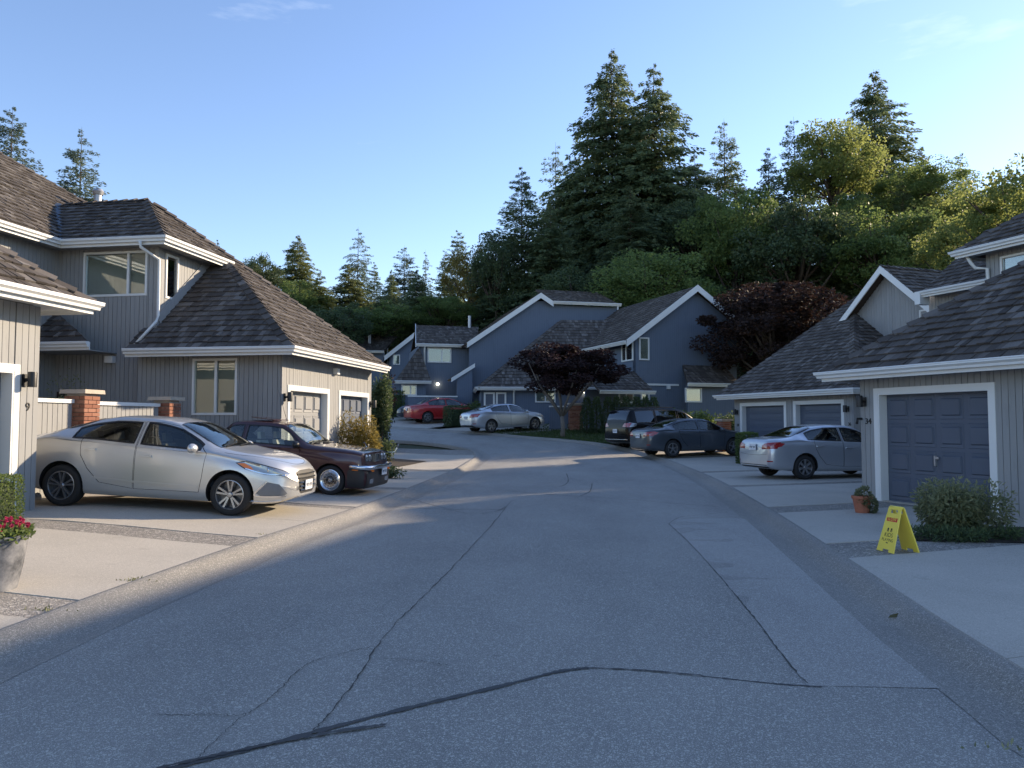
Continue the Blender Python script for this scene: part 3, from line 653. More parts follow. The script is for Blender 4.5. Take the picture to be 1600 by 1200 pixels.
h.soffit([(.002, -6), (.47, -6), (.47, .47), (.002, .47)], 3.28, 'white_paint'); h.soffit([(.0, .01), (.0, .47), (-7, .47), (-7, .01)], 3.28, 'white_paint')
h.part('footing', MB().hexa(Wb.bx(5.6, 6.12, 0, .2, -.1, .14)), 'concrete')
h.finish(200)

# ------------------------------------------------------------ garage 34 on the right and the storey behind it
RR = math.atan2(-.94, .342)
Cc = House((6.85, 15.08, 0), RR, 'grey garage number 34 with panelled blue door at right edge of the photo'); h = Cc
s7 = .78; zc = 2.52
W1 = Wall(h, (0, 0), (8, 0), -.05, 2.46, [(.45, 2.75, -.05, 2.10), (3.9, 6.3, -.05, 2.1)]); W1.door(.45, 2.75, .06, 2.10); W1.door(3.9, 6.3, .06, 2.1); W1.lamp(.12, 1.95); W1.text('34', .20, 1.52, .16)
h.part('hose_tap', MB().tube([W1.P(.03, 1.62, .0), W1.P(.03, 1.62, .12), W1.P(.03, 1.52, .14)], .025, 8), 'black_metal', smooth=True)
Wall(h, (0, 6.5), (0, 0), -.05, 2.46, boards=False); Wall(h, (8, 0), (8, 6.5), -.05, 2.46, boards=False)
h.plane([(-.5, -.5, zc), (8.5, -.5, zc), (5, 3, zc+s7*3.5), (3, 3, zc+s7*3.5)]); h.plane([(-.5, -.5, zc), (3, 3, zc+s7*3.5), (-.5, 6.5, zc)], False); h.plane([(8.5, -.5, zc), (5, 3, zc+s7*3.5), (8.5, 6.5, zc)], False); h.plane([(-.5, 6.5, zc), (3, 3, zc+s7*3.5), (5, 3, zc+s7*3.5), (8.5, 6.5, zc)], False)
h.caps((-.5, -.5, zc), (3, 3, zc+s7*3.5)); h.caps((3, 3, zc+s7*3.5), (5, 3, zc+s7*3.5)); h.gutter((-.5, -.5, zc+.03), (8.5, -.5, zc+.03), 1, 0); h.gutter((-.5, 6.5, zc+.03), (-.5, -.5, zc+.03), 0, 1)
h.soffit([(-.47, -.47), (8.4, -.47), (8.4, -.01), (-.47, -.01)], zc-.10, 'white_paint')
W2 = Wall(h, (-2.5, 6.7), (9, 6.7), 0, 5.92, [(.4, 2.0, 4.6, 5.75)]); W2.window(.4, 2.0, 4.6, 5.75, (.5,), 'full')
Wall(h, (-2.5, 14), (-2.5, 6.7), 0, 5.92, boards=False); Wall(h, (9, 6.7), (9, 14), 0, 5.9, boards=False)
h.plane([(-3, 6.2, 6.0), (9.5, 6.2, 6.0), (5.5, 10.2, 9.1), (1, 10.2, 9.1)]); h.plane([(-3, 6.2, 6.0), (1, 10.2, 9.1), (-3, 14.2, 6.0)], False); h.plane([(9.5, 6.2, 6.0), (5.5, 10.2, 9.1), (9.5, 14.2, 6.0)], False); h.plane([(-3, 14.2, 6.0), (1, 10.2, 9.1), (5.5, 10.2, 9.1), (9.5, 14.2, 6.0)], False)
h.caps((-3, 6.2, 6.0), (1, 10.2, 9.1)); h.caps((1, 10.2, 9.1), (5.5, 10.2, 9.1)); h.gutter((-3, 6.2, 6.03), (9.5, 6.2, 6.03), 1, 0); h.gutter((-3, 14, 6.03), (-3, 6.2, 6.03), 0, 1); h.soffit([(-2.97, 6.23), (9, 6.23), (9, 6.69), (-2.97, 6.69)], 5.9)
h.pipe([(-2.75, 6.32, 5.88), (-2.7, 6.4, 5.7), (-2.62, 6.45, 5.55), (-2.4, 6.6, 5.5), (-2.4, 6.63, 4.2)], r=.045)
Wall(h, (-6.2, 8.9), (-2.5, 8.9), 0, 5.5)
h.plane([(-6.0, 8.4, 5.57), (-2.5, 8.4, 5.57), (-2.5, 11.2, 7.75), (-6.0, 11.2, 7.75)]); h.plane([(-6.0, 14, 5.57), (-6, 11.2, 7.75), (-2.5, 11.2, 7.75), (-2.5, 14, 5.57)], False); h.gutter((-6.0, 8.4, 5.6), (-2.5, 8.4, 5.6)); h.soffit([(-6.0, 8.43), (-2.5, 8.43), (-2.5, 8.89), (-6.0, 8.89)], 5.46)
h.part('verge_box', MB().box(-6.2, -6.0, 8.3, 8.7, 5.2, 5.6), 'white_paint')
h.finish()

# ------------------------------------------------------------ second garage pair on the right with the gable above
D = House((8.8, 30.35, 0), RR, 'grey townhouse with twin blue garage doors and white-edged gable, right of the road'); h = D
zd = 2.60; gz = H(9.5, 27)
W3 = Wall(h, (0, 0), (6.2, 0), 0, 2.53, [(.47, 2.93, 0, 2.2), (3.5, 5.7, 0, 2.2)]); W3.door(.47, 2.93, .12, 2.2, flat=True, cols=1, rws=1, handle=False); W3.door(3.5, 5.7, .1, 2.2, flat=True, cols=1, rws=1, handle=False)
W3.lamp(.2, 1.95); W3.lamp(5.97, 1.98); W3.text('36', 6.02, 1.45, .14); W3.text('38', .22, 1.4, .14)
Wall(h, (6.2, 0), (6.2, 9), 0, 2.53); Wall(h, (0, 9), (0, 0), 0, 2.53, boards=False)
h.plane([(-.5, -.5, zd), (6.7, -.5, zd), (2.7, 3.5, zd+s7*4), (2.1, 5.0, zd+s7*5.5)]); h.plane([(6.7, -.5, zd), (6.7, 3.5, zd), (2.7, 3.5, zd+s7*4)]); h.plane([(-.5, -.5, zd), (2.1, 5.0, zd+s7*5.5), (-.5, 9.5, zd)], False)
h.plane([(2.7, 3.5, zd+s7*4), (2.1, 5, zd+s7*5.5), (2.7, 5, 6.0)], False)
h.caps((-.5, -.5, zd), (2.1, 5.0, zd+s7*5.5)); h.caps((6.7, -.5, zd), (2.7, 3.5, zd+s7*4)); h.gutter((-.5, -.5, zd+.03), (6.7, -.5, zd+.03), 1, 1); h.gutter((6.7, -.5, zd+.03), (6.7, 3.5, zd+.03), 1, 0); h.soffit([(-.47, -.47), (6.67, -.47), (6.67, -.01), (-.47, -.01)], zd-.11)
ga = 7.12; gs = .86; gx = 4.42
W4 = Wall(h, (2.6, 3.5), (6.25, 3.5), 2.4, 5.4, [], True, top=lambda a: ga-.12-gs*abs(a+2.6-gx)); W5 = Wall(h, (6.25, 3.5), (6.25, 10), 2.4, 5.4)
MBw = W4.window(3.05, 3.55, 4.6, 5.4, (), None)
for sg in (-1, 1):
    x = gx+sg*2.15; h.plane([(gx, 3.05, ga), (gx, 9, ga), (x, 9, ga-gs*2.15), (x, 3.05, ga-gs*2.15)], expo=.225)
    h.barge((gx, 3.03, ga+.03), (x, 3.03, ga-gs*2.15+.03), (0, -1, 0), .27)
h.caps((gx, 3.05, ga), (gx, 9, ga)); h.plane([(6.4, 9, 5.2), (6.4, 14, 5.2), (2, 14, 7.2), (2, 9, 7.2)], False)
h.finish()
# ------------------------------------------------------------ houses round the bend
def far_frame(px, d, deg, label):
    p = at(px, 660, d); z = H(p.x, p.y); return House((p.x, p.y, z), R(deg), label)
def ray(h, px, py, pt, n):
    "point of a house-local plane (point, normal) seen at a photo pixel"
    o = h.local(cam.location); d = h.M.to_3x3().inverted() @ (at(px, py, 10)-cam.location); pt, n = Vector(pt), Vector(n); return o+d*((pt-o).dot(n)/d.dot(n))
def far_shakes(h, poly): h.plane(poly, True, .30)
# big blue wall with the long catslide verge
E = far_frame(733, 50, 14, 'large blue townhouse with long white-edged sloping roofline, behind the silver car at the bend'); h = E
fr = lambda px, py, y=0: ray(h, px, py, (0, y, 0), (0, 1, 0))
a0, ap, a1, a2 = fr(733, 537), fr(843, 462), fr(862, 474), fr(965, 478)
def topE(s): return float(np.interp(s, [a0.x, ap.x, a1.x, a2.x], [a0.z-.1, ap.z-.1, a1.z-.1, a1.z-.1]))
We = Wall(h, (0, 0), (a2.x, 0), -1, a1.z, [], False, 'siding_far', top=topE)
h.plane([a0+Vector((-.3, -.35, -.1)), ap+Vector((0, -.35, .12)), ap+Vector((0, 9, .12)), a0+Vector((-.3, 9, -.1))], True, .3); h.plane([ap+Vector((0, -.35, .12)), a1+Vector((0, -.35, .1)), a1+Vector((0, 9, .1)), ap+Vector((0, 9, .12))], False)
h.plane([(a1.x, -.35, a1.z), (a2.x, -.35, a1.z), (a2.x, 4, a1.z+1.6), (a1.x, 4, a1.z+1.6)], True, .3)
h.barge(a0+Vector((-.2, -.37, .05)), ap+Vector((0, -.37, .15)), (0, -1, 0), .36); h.barge(ap+Vector((0, -.37, .15)), a1+Vector((.02, -.37, .08)), (0, -1, 0), .36); h.gutter((a1.x, -.4, a1.z+.1), (a2.x+.1, -.4, a1.z+.1))
h.pipe([(a2.x-.1, -.3, a1.z), (a2.x-.1, -.2, a1.z-1.2)], r=.06)
# left part set back: upper wall with window, roof above
yb = 1.6; b0, b1 = fr(655, 540, yb), fr(737, 540, yb)
Wl = Wall(h, (b0.x, yb), (b1.x+.4, yb), -1, b0.z, [], False, 'siding_far'); 
def px_window(W_, x0, y0, x1, y1, mull=(.6,), blind='half'):
    (s0, z1), (s1, z0) = W_.hit(x0, y0), W_.hit(x1, y1); sub = MB(); W_.window(s0, s1, z0, z1, mull, None, fw=.07)
    m = MB(); m.hexa(W_.bx(s0+.07, s1-.07, z0+.07, z1-.07, .002, .006)); return s0, s1, z0, z1
def far_window(W_, x0, y0, x1, y1, mull=(.6,), blind='white_paint'):
    (s0, z1), (s1, z0) = W_.hit(x0, y0), W_.hit(x1, y1); w_ = empty('window', parent=W_.h.e); fw = .075; m = MB()
    for q in ((s0, s0+fw, z0, z1), (s1-fw, s1, z0, z1), (s0+fw, s1-fw, z0, z0+fw), (s0+fw, s1-fw, z1-fw, z1)): m.hexa(W_.bx(*q, -.01, .07))
    m.build('frame', MATS['white_paint'], w_); xs_ = [s0+fw]+[s0+(s1-s0)*k for k in mull]+[s1-fw]
    for k in mull: MB().hexa(W_.bx(s0+(s1-s0)*k-.035, s0+(s1-s0)*k+.035, z0+fw, z1-fw, .0, .06)).build('mullion', MATS['white_paint'], w_)
    MB().hexa(W_.bx(s0+fw, s1-fw, z0+fw, z1-fw, .004, .012)).build('blind', MATS[blind], w_)
    for i, (x, y) in enumerate(zip(xs_, xs_[1:])): MB().hexa(W_.bx(x+.004, y-.004, z0+fw, z1-fw, .022, .028)).build('pane', MATS['window_glass'], w_)
far_window(Wl, 668, 543, 705, 567)
rd = ray(h, 650, 508, (0, yb+2.6, 0), (0, 1, 0)); re = ray(h, 748, 509, (0, yb+2.6, 0), (0, 1, 0))
h.plane([(b0.x-.25, yb-.4, b0.z+.05), (b1.x+.3, yb-.4, b0.z+.05), (re.x, yb+2.6, rd.z), (rd.x, yb+2.6, rd.z)], True, .3); h.plane([(rd.x, yb+2.6, rd.z), (re.x, yb+2.6, rd.z), (re.x, yb+6, b0.z), (rd.x, yb+6, b0.z)], False)
h.gutter((b0.x-.25, yb-.4, b0.z+.1), (b1.x+.3, yb-.4, b0.z+.1)); h.barge((b0.x-.3, yb-.42, b0.z+.1), (rd.x-.05, yb+2.6, rd.z+.1), (-1, 0, 0), .25); h.pipe([(b0.x+.35, yb-.3, b0.z), (b0.x+.35, yb-.1, b0.z-.3), (b0.x+.35, yb-.1, fr(665, 594, yb).z)], r=.06)
Wall(h, (b0.x, yb+6), (b0.x, yb), -1, b0.z, boards=False, mat='siding_far')
# lower roof at far left and its wall
c0, c1 = fr(617, 596, .2), fr(674, 596, .2); Wc = Wall(h, (c0.x, .7), (c1.x-.3, .7), -1, c0.z, [], False, 'siding_far'); far_window(Wc, 627, 601, 651, 618)
ct = fr(660, 545, 1.55); h.plane([(c0.x, .2, c0.z), (c1.x, .2, c0.z), (c1.x-.6, 1.55, ct.z), (ct.x-.3, 1.55, ct.z)], True, .3); h.gutter((c0.x, .2, c0.z+.06), (c1.x, .2, c0.z+.06))
# porch gable with white verge and low garden wall with white capping
g0, g1 = fr(705, 592, -.9), fr(742, 569, -.9); Wp = Wall(h, (g1.x, -.85), (g1.x+.05, -.85), -1, 1, boards=False, mat='siding_far')
h.plane([g0+Vector((0, 0, -.02)), g1+Vector((0, 0, -.02)), g1+Vector((0, 1.4, -.02)), g0+Vector((0, 1.4, -.02))], True, .3); h.barge(g0+Vector((0, -.03, .06)), g1+Vector((0, -.03, .06)), (0, -1, 0), .26)
Wq = Wall(h, (fr(714, 620, -.8).x, -.8), (0.05, -.8), -1, 3.0, [], False, 'siding_far', top=lambda s: float(np.interp(s, [0, 1.1], [g0.z+.15, g1.z-.1])))
f0, f1 = fr(638, 618, -1.2), fr(714, 618, -1.2)
fe = empty('garden_wall', h.M @ Vector((f0.x, -1.2, 0)), R(14), 'low blue garden wall with white capping under the lit bulb, behind the red car', 'wall'); MB().box(0, f1.x-f0.x, -.05, .05, -.3, f0.z-.08).build('panel', MATS['siding_far'], fe); MB().box(-.03, f1.x-f0.x+.03, -.09, .09, f0.z-.08, f0.z).build('capping', MATS['white_paint'], fe)
lb = empty('porch_lamp', parent=h.e); q = fr(684, 600, yb-.14); MB().lathe([(0, -.08), (.06, -.06), (.085, 0), (.06, .06), (0, .08)], 12, 'z', q).build('bulb', MATS['bulb_lit'], lb, smooth=True); MB().bar(q+Vector((0, .0, .07)), q+Vector((0, .13, .1)), .05, .05).build('arm', MATS['white_paint'], lb)
h.part('roof_vent', MB().tube([(re.x-.7, yb+2.4, rd.z-.3), (re.x-.7, yb+2.4, rd.z+.75)], .11, 10), 'galvanised')
h.finish(0)
# garage block in front of it, hipped shake roof
G_ = far_frame(752, 44.5, 4, 'low blue garage block with hipped shake roof behind the small dark-leaved tree'); h = G_
fr = lambda px, py, y=0: ray(h, px, py, (0, y, 0), (0, 1, 0))
e0, e1 = fr(745, 606, -.5), fr(1000, 602, -.5); r0, r1 = fr(878, 500, 4.6), fr(985, 500, 4.6)
h.plane([e0, (e1.x, -.5, e0.z), (r1.x, 4.6, r0.z), r0], True, .3); h.plane([e0, r0, (e0.x, 9, e0.z)], True, .3); h.gutter((e0.x, -.5, e0.z+.06), (e1.x, -.5, e0.z+.06), 1, 0); h.gutter((e0.x, 5, e0.z+.06), (e0.x, -.5, e0.z+.06), 0, 1)
Wz = Wall(h, (0, 0), (e1.x, 0), -1, e0.z-.08, [], False, 'siding_far'); Wall(h, (0, 8), (0, 0), -1, e0.z-.08, boards=False, mat='siding_far'); far_window(Wz, 836, 607, 868, 629, (.5,))
for x0, x1, y1 in ((756, 773, 640), (775, 791, 640)):
    (s0, z1), (s1, _) = Wz.hit(x0, 613), Wz.hit(x1, 613); h.part('door_trim', MB().hexa(Wz.bx(s0, s0+.1, 0, z1, 0, .06)).hexa(Wz.bx(s1-.1, s1, 0, z1, 0, .06)).hexa(Wz.bx(s0+.1, s1-.1, z1-.1, z1, 0, .06)), 'white_paint'); h.part('door', MB().hexa(Wz.bx(s0+.1, s1-.1, 0, z1-.1, .0, .02)), 'door_blue')
q = Wz.hit(803, 606); h.pipe([Wz.P(q[0], q[1]-.05, .4), Wz.P(q[0], q[1]-.3, .1), Wz.P(q[0], 0, .08)], r=.06)
lb = empty('porch_lamp', parent=h.e); s_, z_ = Wz.hit(912, 612); MB().lathe([(0, -.08), (.06, -.06), (.08, 0), (.06, .06), (0, .08)], 12, 'z', Wz.P(s_, z_, .14)).build('bulb', MATS['bulb_lit'], lb, smooth=True); MB().hexa(Wz.bx(s_-.03, s_+.03, z_+.04, z_+.12, 0, .16)).build('arm', MATS['white_paint'], lb)
h.caps(e0, r0, wd=.2); h.finish(0)
# right-hand blue gable house
F_ = far_frame(991, 42.5, 20, 'dark blue gabled townhouse with white verge boards behind the black minivan'); h = F_
fr = lambda px, py, y=0: ray(h, px, py, (0, y, 0), (0, 1, 0))
a0, ap, a1 = fr(985, 526), fr(1084, 450), fr(1150, 505)
topF = lambda s: float(np.interp(s, [a0.x, ap.x, a1.x], [a0.z-.15, ap.z-.15, a1.z-.15]))
Wv = Wall(h, (0, 0), (a1.x, 0), -1, 3, [], False, 'siding_far', top=topF); Wn = Wall(h, (0, 10), (0, 0), -1, a0.z-.1, boards=False, mat='siding_far')
far_window(Wv, 998, 527, 1014, 563, ()); far_window(Wv, 1000, 606, 1014, 625, ())
h.part('string_course', MB().hexa(Wv.bx(.05, Wv.hit(1060, 600)[0], Wv.hit(1000, 602)[1], Wv.hit(1000, 599)[1], .0, .05)), 'white_paint')
sl = (ap.z-a0.z)/(ap.x-a0.x)
h.plane([a0+Vector((-.45, -.4, -.45*sl)), ap+Vector((0, -.4, .05)), ap+Vector((0, 9, .05)), a0+Vector((-.45, 9, -.45*sl))], True, .3); h.plane([ap+Vector((0, -.4, .05)), a1+Vector((.3, -.4, -.2)), a1+Vector((.3, 9, -.2)), ap+Vector((0, 9, .05))], True, .3)
h.barge(a0+Vector((-.45, -.43, .1-.45*sl)), ap+Vector((0, -.43, .12)), (0, -1, 0), .38); h.barge(ap+Vector((0, -.43, .12)), a1+Vector((.3, -.43, -.1)), (0, -1, 0), .38)
h.gutter((a0.x-.5, 9, a0.z-.45*sl+.05), (a0.x-.5, -.4, a0.z-.45*sl+.05)); far_window(Wn, 972, 531, 990, 563, (.4,))
# porch roofs, left and right
z1 = Wv.hit(1000, 602)[1]; h.plane([(-3.2, -2.2, z1-.45), (.0, -2.2, z1-.45), (.0, -.02, z1+.75), (-3.2, -.02, z1+.75)], True, .3); h.gutter((-3.2, -2.2, z1-.4), (.05, -2.2, z1-.4)); Wx = Wall(h, (-3.2, -.5), (-.01, -.5), -1, z1-.3, boards=False, mat='siding_far'); far_window(Wx, 966, 607, 990, 630, (.5,))
s0 = Wv.hit(1050, 600)[0]; s1 = Wv.hit(1108, 600)[0]; h.plane([(s0, -1.6, z1+.05), (s1+1, -1.6, z1+.05), (s1+1, -.02, z1+1.2), (s0+.7, -.02, z1+1.2)], True, .3); h.gutter((s0, -1.6, z1+.1), (s1+1, -1.6, z1+.1)); Wy = Wall(h, (s0+.3, -1.1), (s1+1, -1.1), -1, z1, boards=False, mat='siding_far'); far_window(Wy, 1070, 606, 1096, 629, ())
h.part('meter_box', MB().hexa(Wv.bx(*[Wv.hit(x, 600)[0] for x in (1041, 1046)], Wv.hit(1, 1)[1]*0+Wv.hit(1043, 608)[1], Wv.hit(1043, 603)[1], 0, .12)), 'white_paint')
h.finish(0)
# farthest roof, over the left-hand garage roof
K = far_frame(608, 62, 12, 'farthest blue townhouse roof showing above the left garage eaves'); h = K
fr = lambda px, py, y=0: ray(h, px, py, (0, y, 0), (0, 1, 0))
a0, ap = fr(608, 554), fr(652, 519); Wk = Wall(h, (0, 0), (ap.x+1.5, 0), -1, 5, [], False, 'siding_far', top=lambda s: float(np.interp(s, [0, ap.x, ap.x+1.5], [a0.z-.1, ap.z-.1, ap.z-1]))); Wk2 = Wall(h, (0, 9), (0, 0), -1, a0.z, boards=False, mat='siding_far')
h.plane([a0+Vector((-.4, -.4, -.3)), ap+Vector((0, -.4, .05)), ap+Vector((0, 9, .05)), a0+Vector((-.4, 9, -.3))], True, .3); h.plane([ap+Vector((0, -.4, .05)), ap+Vector((2, -.4, -1.5)), ap+Vector((2, 9, -1.5)), ap+Vector((0, 9, .05))], False); h.barge(a0+Vector((-.4, -.43, -.15)), ap+Vector((0, -.43, .15)), (0, -1, 0), .4)
far_window(Wk, 614, 554, 625, 570, ()); far_window(Wk2, 596, 556, 606, 570, (.5,))
b0, b1 = fr(545, 556, -.5), fr(600, 556, -.5); bt = fr(600, 512, 5.5); h.plane([(b0.x-2, -.5, b0.z+.4), (b1.x, -.5, b0.z+.4), (b1.x+2, 5.5, bt.z), (b0.x+2.4, 5.5, bt.z)], True, .3); Wall(h, (b0.x-1, .0), (b1.x, .0), -1, b0.z+.3, boards=False, mat='siding_far'); h.gutter((b0.x-2, -.5, b0.z+.46), (b1.x, -.5, b0.z+.46))
h.part('roof_vent', MB().tube([(b1.x-1.1, 1.2, b0.z+1.2), (b1.x-1.1, 1.2, b0.z+2.9)], .12, 10), 'galvanised'); h.finish(0)
# ------------------------------------------------------------ vegetation
def unit(v): return v/np.maximum(1e-9, np.linalg.norm(v, axis=-1, keepdims=True))
def kites(P, D, ln, wd, mat, name, fold=0.0, rnd=None):
    "one kite-shaped leaf per row: base P, direction D, length ln, width wd"
    n = len(P); up = unit(rng.normal(size=(n, 3))); S_ = unit(np.cross(D, up)); N = np.cross(S_, D)
    ln = np.broadcast_to(np.asarray(ln, float).reshape(-1, 1), (n, 1)); wd = np.broadcast_to(np.asarray(wd, float).reshape(-1, 1), (n, 1))
    mid = P+D*ln*.45; V = np.stack([P, mid+S_*wd*.5+N*wd*fold, P+D*ln, mid-S_*wd*.5+N*wd*fold], 1).reshape(-1, 3)
    return npmesh(name, V, np.arange(4*n).reshape(-1, 4), mat, attr=rng.random(n) if rnd is None else rnd)
def conifer(seed, nb=420, per=34, style='fir'):
    "unit conifer: height 1, base radius 1 in x and y (scaled by the object)"
    g = np.random.default_rng(seed); t = 1-(1-g.random(nb))**.62*.95+.0
    if style == 'fir': t = np.clip(np.round(t*44)/44+g.normal(0, .006, nb), .03, .995)
    prof = np.clip((1-t)**.74*1.0+.006, .006, 1); L_ = prof*g.uniform(.6, 1.12, nb)*(1+.10*np.sin(t*23+seed)); az = g.random(nb)*2*math.pi
    if style == 'sparse': keep = g.random(nb) < .75
    else: keep = np.ones(nb, bool)
    t, L_, az = t[keep], L_[keep], az[keep]; nb = len(t)
    d = np.stack([np.cos(az), np.sin(az), 0*az], 1); pr = np.stack([-np.sin(az), np.cos(az), 0*az], 1)
    ts = g.random((nb, per))**.75; side = g.choice([-1, 1], (nb, per)); lat = g.random((nb, per))*.34*(1.05-ts)*side
    R0 = 0.2   # radius / height of the real tree, for true proportions
    rise = {'fir': (.10, .38), 'cedar': (.02, .62), 'sparse': (.06, .55)}[style]; k1 = rise[0]+.5*t[:, None]; k2 = rise[1]
    Lm = L_[:, None]*R0; P = d[:, None, :]*(Lm*ts)[..., None]+pr[:, None, :]*(Lm*lat)[..., None]
    P[..., 2] = t[:, None]+Lm*(k1*ts-k2*ts**2)-np.abs(Lm*lat)*.35+g.normal(0, .0028, (nb, per))
    D = d[:, None, :]*.8+pr[:, None, :]*(side*.75)[..., None]+g.normal(0, .28, (nb, per, 3)); D[..., 2] -= {'fir': .15, 'cedar': .85, 'sparse': .9}[style]
    D = unit(D).reshape(-1, 3); P = P.reshape(-1, 3); n = len(P); ln = g.uniform(.006, .0135, n)*np.clip(.35+1.3*np.repeat(prof[keep], per), .3, 1); wd = ln*g.uniform(.28, .5, n)
    P = P/np.array([R0, R0, 1]); 
    # build in true proportion, then squash so that x, y are in radius units
    S_ = unit(np.cross(D, unit(g.normal(size=(n, 3))))); Pt = P*np.array([R0, R0, 1]); mid = Pt+D*ln[:, None]*.45
    V = np.stack([Pt, mid+S_*wd[:, None]*.5, Pt+D*ln[:, None], mid-S_*wd[:, None]*.5], 1).reshape(-1, 3)/np.array([R0, R0, 1])
    me = npmesh('crown', V, np.arange(4*n).reshape(-1, 4), MATS['needles'], attr=np.clip(g.random(n)*.6+.4*np.repeat(g.random(nb), per), 0, 1))
    tr = MB(); tr.tube([(0, 0, -.02), (0, 0, .25), (.006, 0, .6), (0, .004, .85), (0, 0, 1.0)], [.075, .055, .034, .015, .002], 7)
    for i in range(0, nb, 3):
        e = Vector(d[i])*L_[i]*.8; tr.add([(0, 0, t[i]-.003), (0, 0, t[i]+.003), (e.x, e.y, t[i]+L_[i]*R0*(k1[i, 0]*.8-k2*.64))], [(0, 1, 2)])
    return me, tr.mesh('trunk', MATS['bark'], True)
def broadleaf(seed, n=20000, clumps=95, leaf=.044, gap=.0):
    "unit broadleaf: crown of radius 1 about the origin, limbs reach down to z = -1.6"
    g = np.random.default_rng(seed); c = unit(g.normal(size=(clumps, 3)))*(g.random((clumps, 1))**.45*.86); c[:, 2] = c[:, 2]*.95+.02; r = g.uniform(.10, .29, clumps)
    k = g.integers(0, clumps, n); v = unit(g.normal(size=(n, 3))); v[:, 2] = v[:, 2]*.8; P = c[k]+v*(r[k]*g.random(n)**.28)[:, None]
    D = unit(v*.6+g.normal(size=(n, 3))*.8+np.array([0, 0, -.35])); ln = g.uniform(.7, 1.3, n)*leaf; wd = ln*g.uniform(.6, .9, n)
    S_ = unit(np.cross(D, unit(g.normal(size=(n, 3))))); mid = P+D*ln[:, None]*.5; V = np.stack([P, mid+S_*wd[:, None]*.5, P+D*ln[:, None], mid-S_*wd[:, None]*.5], 1).reshape(-1, 3)
    me = npmesh('crown', V, np.arange(4*n).reshape(-1, 4), MATS['leaf_green'], attr=np.clip(.55*g.random(n)+.45*g.random(clumps)[k], 0, 1))
    tr = MB(); tr.tube([(0, 0, -6), (.03, 0, -1.1), (0, .03, -.5), (0, 0, .3)], [.09, .065, .045, .015], 8)
    for i in range(0, clumps, 2):
        s = Vector((0, 0, g.uniform(-1.0, -.1))); e = Vector(c[i]); m = s.lerp(e, .5)+Vector((0, 0, -.08)); tr.tube([s, m, e], [.028, .018, .006], 5)
    return me, tr.mesh('trunk', MATS['bark'], True)
CON = {('fir', i): conifer(10+i, 800, 66, 'fir') for i in range(2)}; CON.update({('cedar', i): conifer(20+i, 1100, 84, 'cedar') for i in range(2)}); CON['sparse', 0] = conifer(31, 650, 56, 'sparse')
BRD = [broadleaf(50+i) for i in range(4)]; THIN = broadleaf(60, 5200, 40, .05)
def setmat(o, mat):
    o.material_slots[0].link = 'OBJECT'; o.material_slots[0].material = MATS[mat]
def con_tree(px, top, half, d, kind, label, mat='needles', i=0, rot=None):
    p = at(px, top, d); z = H(p.x, p.y)-.1; hh = p.z-z
    e = empty('conifer_tree', (p.x, p.y, z), random.random()*6.28 if rot is None else rot, label, 'tree', 'conifers behind the houses'); cr, tr = CON[kind, i]; r = half/F*d
    for nm, me in (('trunk', tr), ('crown', cr)):
        o = link(nm, me, e); o.scale = (r*(.07*hh/r if nm == 'trunk' and False else 1), r, hh)
        if nm == 'crown': setmat(o, mat)
        else: o.scale = (hh*.12, hh*.12, hh)
    return e
def brd_tree(px, py, rx, ry, d, mat, label, i=0, bark='bark', name='broadleaf_tree', group='broadleaf trees behind the houses', thin=False, base=None):
    c = at(px, py, d); a, b = rx/F*d, ry/F*d; gz = H(c.x, c.y)-.1; e = empty(name, (c.x, c.y, gz), random.random()*6.28, label, 'tree', group)
    cr, tr = THIN if thin else (broadleaf(88, 42000, 90, .042) if i == 'R' else BRD[i % 4]); k = (c.z-gz)/1.65
    o = link('crown', cr, e); o.location.z = c.z-gz; o.scale = (a, a, b); setmat(o, mat); o = link('trunk', tr, e); o.location.z = c.z-gz; o.scale = (a, a, b*.95); setmat(o, bark); return e
Tn = con_tree
Tn(955, 76, 190, 76, 'cedar', 'tallest dark conifer in the middle of the wood', 'needles', 0); Tn(1021, 100, 190, 74, 'cedar', 'second tallest conifer just right of the tallest one', 'needles', 1)
Tn(815, 262, 125, 68, 'fir', 'layered conifer at the left end of the tall wood', 'needles', 0); Tn(868, 222, 120, 80, 'sparse', 'thin-topped conifer left of the tallest one', 'needles', 0); Tn(897, 245, 150, 78, 'cedar', 'dense conifer leaning on the left of the tallest one', 'needles', 1)
Tn(1131, 185, 115, 82, 'fir', 'slim conifer spire right of the two tallest trees', 'needles', 1); Tn(1085, 240, 150, 78, 'cedar', 'rounded conifer below the second tallest one', 'needles', 0); Tn(1200, 232, 100, 80, 'fir', 'short conifer spire left of the sunlit yellow-green tree', 'needles', 0)
Tn(1240, 182, 115, 82, 'fir', 'conifer tip showing behind left of the sunlit yellow-green tree', 'needles', 1); Tn(1365, 108, 185, 88, 'cedar', 'airy tall cedar behind the sunlit yellow-green tree', 'needles', 0, .4); Tn(1440, 230, 90, 86, 'fir', 'small spire right of the airy cedar', 'needles', 0)
Tn(1500, 236, 95, 84, 'fir', 'pointed spire against the pale cloud at right', 'needles', 1); Tn(1566, 272, 70, 74, 'sparse', 'thin spire at the right end of the wood', 'cedar_leaf', 0)
Tn(465, 366, 105, 78, 'cedar', 'bushy sunlit conifer left of the far spires', 'cedar_leaf', 0); Tn(560, 354, 85, 88, 'sparse', 'thin tall spire left of the gap in the far trees', 'needles_blue', 0); Tn(545, 412, 105, 74, 'cedar', 'wide sunlit conifer above the left garage roof end', 'cedar_leaf', 1)
